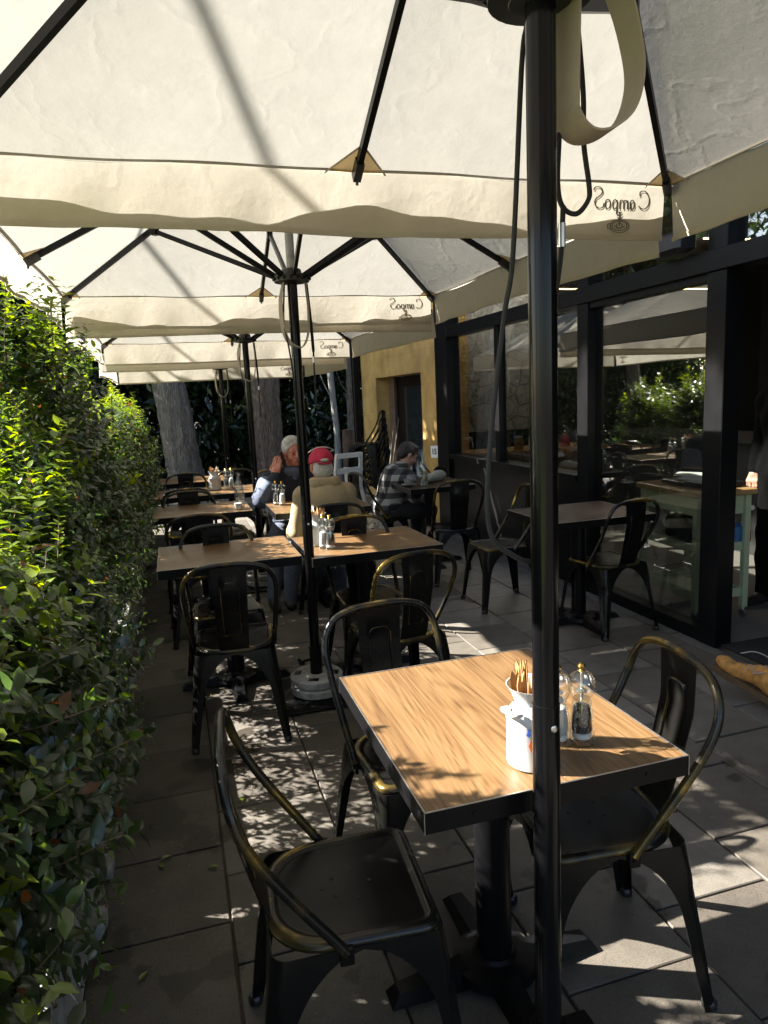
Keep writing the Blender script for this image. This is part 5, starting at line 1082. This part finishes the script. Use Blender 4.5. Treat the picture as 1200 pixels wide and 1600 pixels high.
ct = MB(); ct.box((5.2, 5.6, .50), (.7, 3.4, 1.0)); ct.box((5.2, 5.6, 1.02), (.8, 3.5, .04)); ct.box((5.9, 2.2, .50), (2.0, .6, 1.0)); tag(ct.build('service_counter', 'interior_dark'), 'dark cafe service counter deep inside the shop', 'counter')
mb_ = empty('menu_board', (4.62, 4.55, 1.04), R(-30), 'small black A-frame chalk menu board on the inner counter', 'menu board')
mb_.location = (4.95, 4.45, 1.042)
b = MB(); b.box((0, 0, .17), (.24, .010, .30)); b.build('slate', 'slate_board', mb_)
b = MB()
for sx in (-1, 1): b.box((sx*.13, 0, .17), (.018, .022, .34))
b.box((0, 0, .33), (.24, .022, .018)); b.box((0, 0, .012), (.24, .022, .018)); b.tube([(-.12, .01, .32), (-.12, .13, .0)], .008, 6); b.tube([(.12, .01, .32), (.12, .13, .0)], .008, 6); b.build('frame', 'bench_timber', mb_)
b = MB()
for k in range(7): b.box((-.01+.008*(k % 3), -.0065, .29-.036*k), (.16-.03*(k % 2), .001, .008))
b.build('chalk_lines', 'chalk', mb_)
def jar(loc, prof, m_, name, label, cat, extra=None, grp='bottles and jars on the window shelf'):
    t = empty(name, loc, 0, label, cat, grp); b = MB(); b.lathe(prof, 24); b.build('body', m_, t)
    if extra: c = MB(); c.lathe(extra[0], 20); c.build('cap', extra[1], t)
BP = [(.05, 0), (.055, .006), (.055, .12), (.045, .16), (.02, .19), (.018, .22)]; CAPP = [(.021, .22), (.021, .245), (.012, .248)]; JP = [(.05, 0), (.052, .004), (.052, .11), (.044, .125), (.044, .135)]; JC = [(.047, .135), (.047, .155), (.04, .157)]
for i, (px, prof, m_, nm_, lb, ct_, ex) in enumerate([
    (3.58, JP, 'clear_glass', 'storage_jar', 'clear storage jar at the left end of the bottles behind the glass', 'jar', (JC, 'brass')), (3.74, JP, 'amber', 'storage_jar', 'amber filled storage jar left of the white bottles behind the glass', 'jar', (JC, 'screw_steel')),
    (3.93, BP, 'milk_white', 'milk_bottle', 'left one of two white plastic milk bottles behind the glass', 'bottle', (CAPP, 'milk_white')), (4.14, BP, 'milk_white', 'milk_bottle', 'right one of two white plastic milk bottles behind the glass', 'bottle', (CAPP, 'milk_white')),
    (4.34, JP, 'label_red', 'storage_jar', 'red jar right of the white bottles behind the glass', 'jar', (JC, 'brass')), (4.50, BP, 'clear_glass', 'glass_carafe', 'clear carafe right of the red jar behind the glass', 'carafe', None), (4.66, BP, 'clear_glass', 'glass_carafe', 'clear carafe at the right end of the shelf behind the glass', 'carafe', None)]):
    jar((px, 7.22, .886), prof, m_, nm_, lb, ct_, ex)
for k, (y, x, ln, lb) in enumerate(((4.2, 4.8, 2.4, 'thin warm light strip across the shop ceiling, nearer the door'), (6.4, 4.6, 2.2, 'thin warm light strip across the shop ceiling, farther inside'))):
    ls = MB(); ls.box((0, 0, 0), (ln, .010, .010)); o_ = ls.build('light_strip', 'lamp_strip', smooth=False); o_.location = (x, y, 2.52); tag(o_, lb, 'light strip', 'warm strip lights in the shop')

ls = MB(); ls.box((0, 0, 0), (1.5, .04, .02)); o_ = ls.build('light_strip', 'added_wall_light', smooth=False); o_.location = (3.95, 7.30, 2.80); tag(o_, 'pale light strip added out of view to brighten the stone wall inside the shop', 'light strip', 'warm strip lights in the shop')  # added lamp, hidden above the transom, lifts the stone wall
# ================================================================ PEOPLE, DOG AND SMALL THINGS
t, P, M, hc = person((.93, 5.86, 0), R(180), 'grey haired man in a navy vest over blue sleeves, holding a phone to his ear', 'navy_cloth', 'jeans', 'skin_ruddy', 'grey_hair', lean=.08, hip=.53, sh=.45, head=(.18, .10, .05),
    arms=[((-.27, .12, .70), (-.12, .36, .79), (.5, 1, 0), (0, 0, 1), .4), ((.285, .17, .78), (.165, .205, .960), (-.20, -.12, 1), (.55, .75, .1), .22)], knees=[(-.15, .44, .50), (.22, .46, .50)], feet=[(-.16, .42, .08), (.30, .62, .08)])
for sx, e, w in ((-1, (-.27, .12, .70), (-.12, .36, .79)), (1, (.285, .17, .78), (.165, .205, .960))):
    e, w = np.array(e), np.array(w); shp = np.array([sx*.183, .07, .935]); s = Body(.02); s.chain([shp*.6+e*.4, e, e*.45+w*.55], [.088, .076, .064], .02); s.mesh('sleeve', 'blue_cotton', t, .009, .003, 30)
s = Body(.02); s.cap((-.045, .155, .985), (.045, .155, .985), .040, .040); s.cap((0, .165, .98), (0, .180, .93), .045, .02); s.mesh('shirt_front', 'blue_cotton', t, .008)
e = MB(); Mx = Matrix(M.tolist())
for sx in (-1, 1): e.ico(tuple(P(sx*.030, .0915, -.003)), .0075, 2)
e.build('eye', 'dark_hair', t)
e = MB(); e.tube([tuple(P(-.020, .104, -.067)), tuple(P(0, .108, -.066)), tuple(P(.020, .104, -.067))], .004, 6); e.build('mouth', 'label_red', t)
ph = MB(); ph.box((0, 0, 0), (.010, .072, .145), bev=.003); po_ = ph.build('mobile_phone', 'dark_plastic'); pw = Matrix.Rotation(R(180), 3, 'Z') @ Vector(P(.103, .035, -.045)); po_.location = Vector((.93, 5.86, 0))+pw; po_.rotation_euler = (R(-14), R(8), R(160)); tag(po_, 'dark mobile phone held to the ear of the grey haired man', 'phone')

t, P, M, hc = person((.995, 4.78, 0), 0, 'man in a red cap and beige fleece sitting with his back to us', 'beige_fleece', 'jeans', 'skin_ruddy', 'grey_hair', lean=.10, hip=.53, sh=.45, head=(.05, .06, 0), width=.92,
    arms=[((-.245, .07, .66), (-.15, .33, .79), (.3, 1, .05), (0, 0, 1), .5), ((.235, .10, .69), (.13, .36, .79), (-.3, 1, .05), (0, 0, 1), .5)], knees=[(-.20, .42, .50), (.16, .44, .50)], feet=[(-.27, .36, .08), (.16, .44, .08)], hairstyle='fringe', hairtop=.030)
b = Body(.012); b.ell(P(0, -.012, .036), (.092, .116, .098), M); n = M@np.array([0, -.12, -1.]); b.cut(n, n@P(0, 0, .016)); cp = b.mesh('cap', 'red_cotton', t, .006)
b = Body(.006); b.ell(P(0, .125, .022), (.072, .062, .010), M); b.mesh('cap_brim', 'red_cotton', cp, .006)
b = Body(.006); b.ell(P(0, -.108, .040), (.036, .028, .016), M); b.mesh('cap_opening_hair', 'grey_hair', cp, .005, .002, 120)
b = MB(); b.tube([tuple(P(-.05, -.112, .016)), tuple(P(0, -.121, .014)), tuple(P(.05, -.112, .016))], .008, 6); b.build('cap_strap', 'red_cotton', cp)
b = MB(); b.tube([tuple(P(.03*c_, -.02+.0*c_, .135)) for c_ in (-1, 0, 1)], .003, 5)
b.tube(spline([tuple(P(x, y, z)) for x, y, z in ((-.09, .03, .10), (-.095, -.04, .105), (-.06, -.055, .125), (.0, -.045, .136), (.06, -.055, .125), (.095, -.04, .105), (.09, .03, .10))], 4), .004, 6)
o_ = b.build('spectacles', 'screw_steel'); o_.location = (.995, 4.78, 0); o_.scale = (.95,)*3; tag(o_, 'thin spectacles pushed up over the red cap', 'spectacles')
b = Body(.02); b.cap((-.05, .06, 1.02), (.05, .06, 1.02), .072, .072); b.cut((0, 0, 1), 1.065); b.mesh('collar', 'beige_fleece', t, .008); t.scale = (.95,)*3

t, P, M, hc = person((1.88, 6.36, 0), R(-80), 'man in a black and white plaid jacket hunched over his phone at the shaded table', 'plaid_wool', 'dark_cloth', 'skin', 'dark_hair', lean=.20, hip=.53, sh=.40, head=(-.12, .55, 0),
    arms=[((-.27, .20, .68), (-.08, .46, .80), (.15, 1, .25), (-.2, 0, 1), .7), ((.27, .20, .68), (.10, .42, .79), (-.3, 1, .1), (.2, 0, 1), .6)], knees=[(-.13, .46, .52), (.17, .44, .50)], feet=[(-.12, .42, .08), (.24, .34, .08)])
b = Body(.02); b.cap((-.02, .19, .97), (.02, .19, .97), .085, .085); b.cap((0, .26, .90), (0, .22, .76), .05, .07); b.cut((0, 0, 1), 1.01); b.mesh('scarf', 'grey_knit', t, .008); t.scale = (.91,)*3
e = MB()
for sx in (-1, 1): e.ico(tuple(P(sx*.030, .0915, -.003)), .0075, 2)
e.build('eye', 'dark_hair', t)
ph = MB(); ph.box((0, 0, 0), (.072, .010, .145), bev=.003); po_ = ph.build('mobile_phone', 'dark_plastic'); po_.location = (2.335, 6.44, .84); po_.rotation_euler = (R(35), 0, R(-84)); tag(po_, 'dark mobile phone in the hands of the plaid-shirted man', 'phone')

person((3.90, 3.70, .012), R(96), 'person in black clothes standing inside the doorway at the right edge', 'black_cloth', 'black_cloth', 'skin', 'dark_hair', lean=.01, hip=.93, sh=.50, arms=[((-.235, -.04, 1.17), (-.215, .05, .93)), ((.235, -.04, 1.17), (.215, .05, .93))], knees=[(-.10, .02, .50), (.10, .04, .50)], feet=[(-.11, -.03, .08), (.11, .05, .08)], res=.011)

# dog
dg = empty('dog', (1.60, 5.93, 0), R(172), 'cream curly poodle sitting under the shaded tables', 'dog')
b = Body(.04)
b.chain([(0, -.17, .12), (0, -.08, .20), (0, .02, .30)], [.105, .105, .085]); b.chain([(0, .02, .30), (0, .06, .40)], [.07, .055]); b.ell((0, .075, .455), (.066, .075, .062)); b.ell((0, .07, .50), (.062, .065, .048)); b.cap((0, .12, .44), (0, .185, .425), .034, .024, .02); b.ball((0, .192, .430), .020, .01)
for sx in (-1, 1):
    b.cap((sx*.066, .06, .47), (sx*.092, .05, .385), .024, .040, .02); b.chain([(sx*.06, .02, .26), (sx*.062, .055, .14), (sx*.062, .05, .03)], [.05, .034, .028], .03); b.cap((sx*.062, .05, .025), (sx*.062, .085, .022), .027, .024, .02)
    b.chain([(sx*.09, -.15, .13), (sx*.12, -.02, .10), (sx*.11, -.13, .035), (sx*.11, -.02, .025)], [.085, .055, .035, .026], .03)
b.chain([(0, -.24, .08), (0, -.33, .12), (0, -.36, .22)], [.03, .022, .045], .02); b.cut((0, 0, -1), 0); b.mesh('body', 'poodle_fur', dg, .007, .006, 95)
e = MB(); 
for sx in (-1, 1): e.ico((sx*.028, .138, .468), .0095, 2)
e.build('eye', 'sign_black', dg); e = MB(); e.ico((0, .208, .436), .013, 2); e.build('nose', 'sign_black', dg)

# tan boot on the mat side paving
bt = empty('suede_boot', (2.61, 2.58, .056), R(12), 'tan suede lace-up boot resting on the dark paving at the right edge', 'boot')
bt.rotation_euler = (R(14), R(2), R(14))
b = Body(.022); b.cap((0, -.07, .062), (0, .0, .080), .050, .054); b.cap((0, .0, .088), (0, .115, .048), .050, .040); b.ell((0, .175, .042), (.047, .070, .034)); b.cap((0, .205, .050), (0, .225, .050), .026, .020); b.cap((0, -.05, .10), (0, -.075, .22), .050, .054); b.cut((0, 0, -1), -.018); b.cut((0, 0, 1), .20)
b.mesh('upper', 'tan_suede', bt, .006, .0035, 55)
so_ = MB(); ol = [(.040, -.11), (.043, -.03), (.036, .05), (.050, .15), (.050, .20), (.030, .250), (0, .262), (-.030, .250), (-.050, .20), (-.050, .15), (-.038, .05), (-.043, -.03), (-.040, -.11), (0, -.125)]
so_.add([(x, y, z) for z in (-.012, .018) for x, y in ol], [tuple(range(13, -1, -1)), tuple(range(14, 28))]+[(i, (i+1) % 14, 14+(i+1) % 14, 14+i) for i in range(14)]); so_.build('sole', 'sole_rubber', bt)
lc = MB()
for k in range(5): lc.tube(spline([(-.036, .0+.024*k, .128-.0115*k), (0, .012+.024*k, .142-.0125*k), (.036, .022+.024*k, .122-.0115*k)], 4), .0038, 6)
lc.tube(spline([(0, 0, .125), (-.05, -.01, .13), (-.06, .03, .105), (-.02, .02, .125)], 5), .003, 6); lc.tube(spline([(0, 0, .125), (.05, -.0, .13), (.06, .04, .10), (.02, .02, .125)], 5), .003, 6); lc.tube(spline([(0, -.02, .14), (.05, .03, .16), (.02, .09, .17), (-.03, .13, .15)], 5), .003, 6); lc.build('laces', 'tan_webbing', bt)

# white high chair behind the red cap
hcx = empty('high_chair', (1.68, 7.35, 0), R(20), 'white plastic high chair standing behind the red cap', 'high chair')
b = MB()
for sx in (-1, 1):
    for sy in (-1, 1): b.bar((sx*.25, sy*.27, 0), (sx*.17, sy*.13, .62), .035, .035)
for sx in (-1, 1): b.bar((sx*.222, -.22, .22), (sx*.222, .22, .22), .022, .022)
b.build('legs', 'white_plastic', hcx, smooth=False)
b = MB(); b.box((0, 0, .60), (.36, .32, .04), bev=.01); b.build('seat', 'white_plastic', hcx)
b = MB()
for sx in (-1, 1): b.bar((sx*.165, -.14, .60), (sx*.15, -.20, .98), .035, .03)
b.bar((-.15, -.20, .96), (.15, -.20, .96), .03, .05); b.bar((-.155, -.175, .80), (.155, -.175, .80), .02, .06); b.build('backrest', 'white_plastic', hcx, smooth=False)
b = MB()
for sx in (-1, 1): b.bar((sx*.175, -.17, .80), (sx*.175, .16, .78), .03, .035); b.bar((sx*.17, .13, .60), (sx*.175, .14, .78), .03, .03)
b.build('armrests', 'white_plastic', hcx, smooth=False)
# fallen leaves
for i, (x, y, r_) in enumerate([(-.17, 2.36, .3), (-.16, 2.31, 1.9), (.02, 2.25, 2.8), (.12, 2.62, .9), (.30, 1.72, 2.2), (-.22, 1.83, 1.0)]):
    V, F, k = leaf_arrays(np.array([[0, 0, 0.0]]), np.array([[math.cos(r_), math.sin(r_), .05]]), np.array([[0, 0, 1.]]), np.array([.042]), np.array([.020]), np.array([.1]))
    o_ = foliage_mesh('fallen_leaf', 'hedge_leaf', None, [(V, F, k)], [np.full(k, .85)]); o_.location = (x, y, .006)
    tag(o_, ['fallen leaf lying by the planter, left of a pair', 'fallen leaf lying by the planter, nearer of a pair', 'fallen leaf on the slab joint left of the pulled out chair', 'fallen leaf on the paving between the hedge and the concrete weights', 'fallen leaf under the pulled out chair', 'fallen leaf tight against the nearest planter'][i], 'leaf', 'fallen leaves on the paving')
V_, F_ = [], []
k = 1300; px_ = np.clip(nrg.normal(-.15, .45, k), -.34, 2.6); py_ = nrg.uniform(1.0, 8.0, k); an = nrg.uniform(0, 6.28, k); ln_ = nrg.uniform(.004, .014, k)
V, F, kk = leaf_arrays(np.stack([px_, py_, np.full(k, .004)], 1), np.stack([np.cos(an), np.sin(an), nrg.uniform(-.05, .2, k)], 1), np.tile([0, 0, 1.], (k, 1)), ln_, ln_*.5, np.full(k, .1), True)
tag(foliage_mesh('leaf_litter', 'hedge_leaf', None, [(V, F, kk)], [np.repeat(nrg.choice([0, 0, .02, .9, .3], k), kk)]), 'scattered specks of leaf litter and grit over the paving', 'litter', kind='stuff')
S.render.engine = 'CYCLES'
S.cycles.max_bounces = 8; S.cycles.transparent_max_bounces = 16; S.cycles.transmission_bounces = 8; S.cycles.caustics_reflective = False; S.cycles.caustics_refractive = False
S.cycles.use_denoising = True
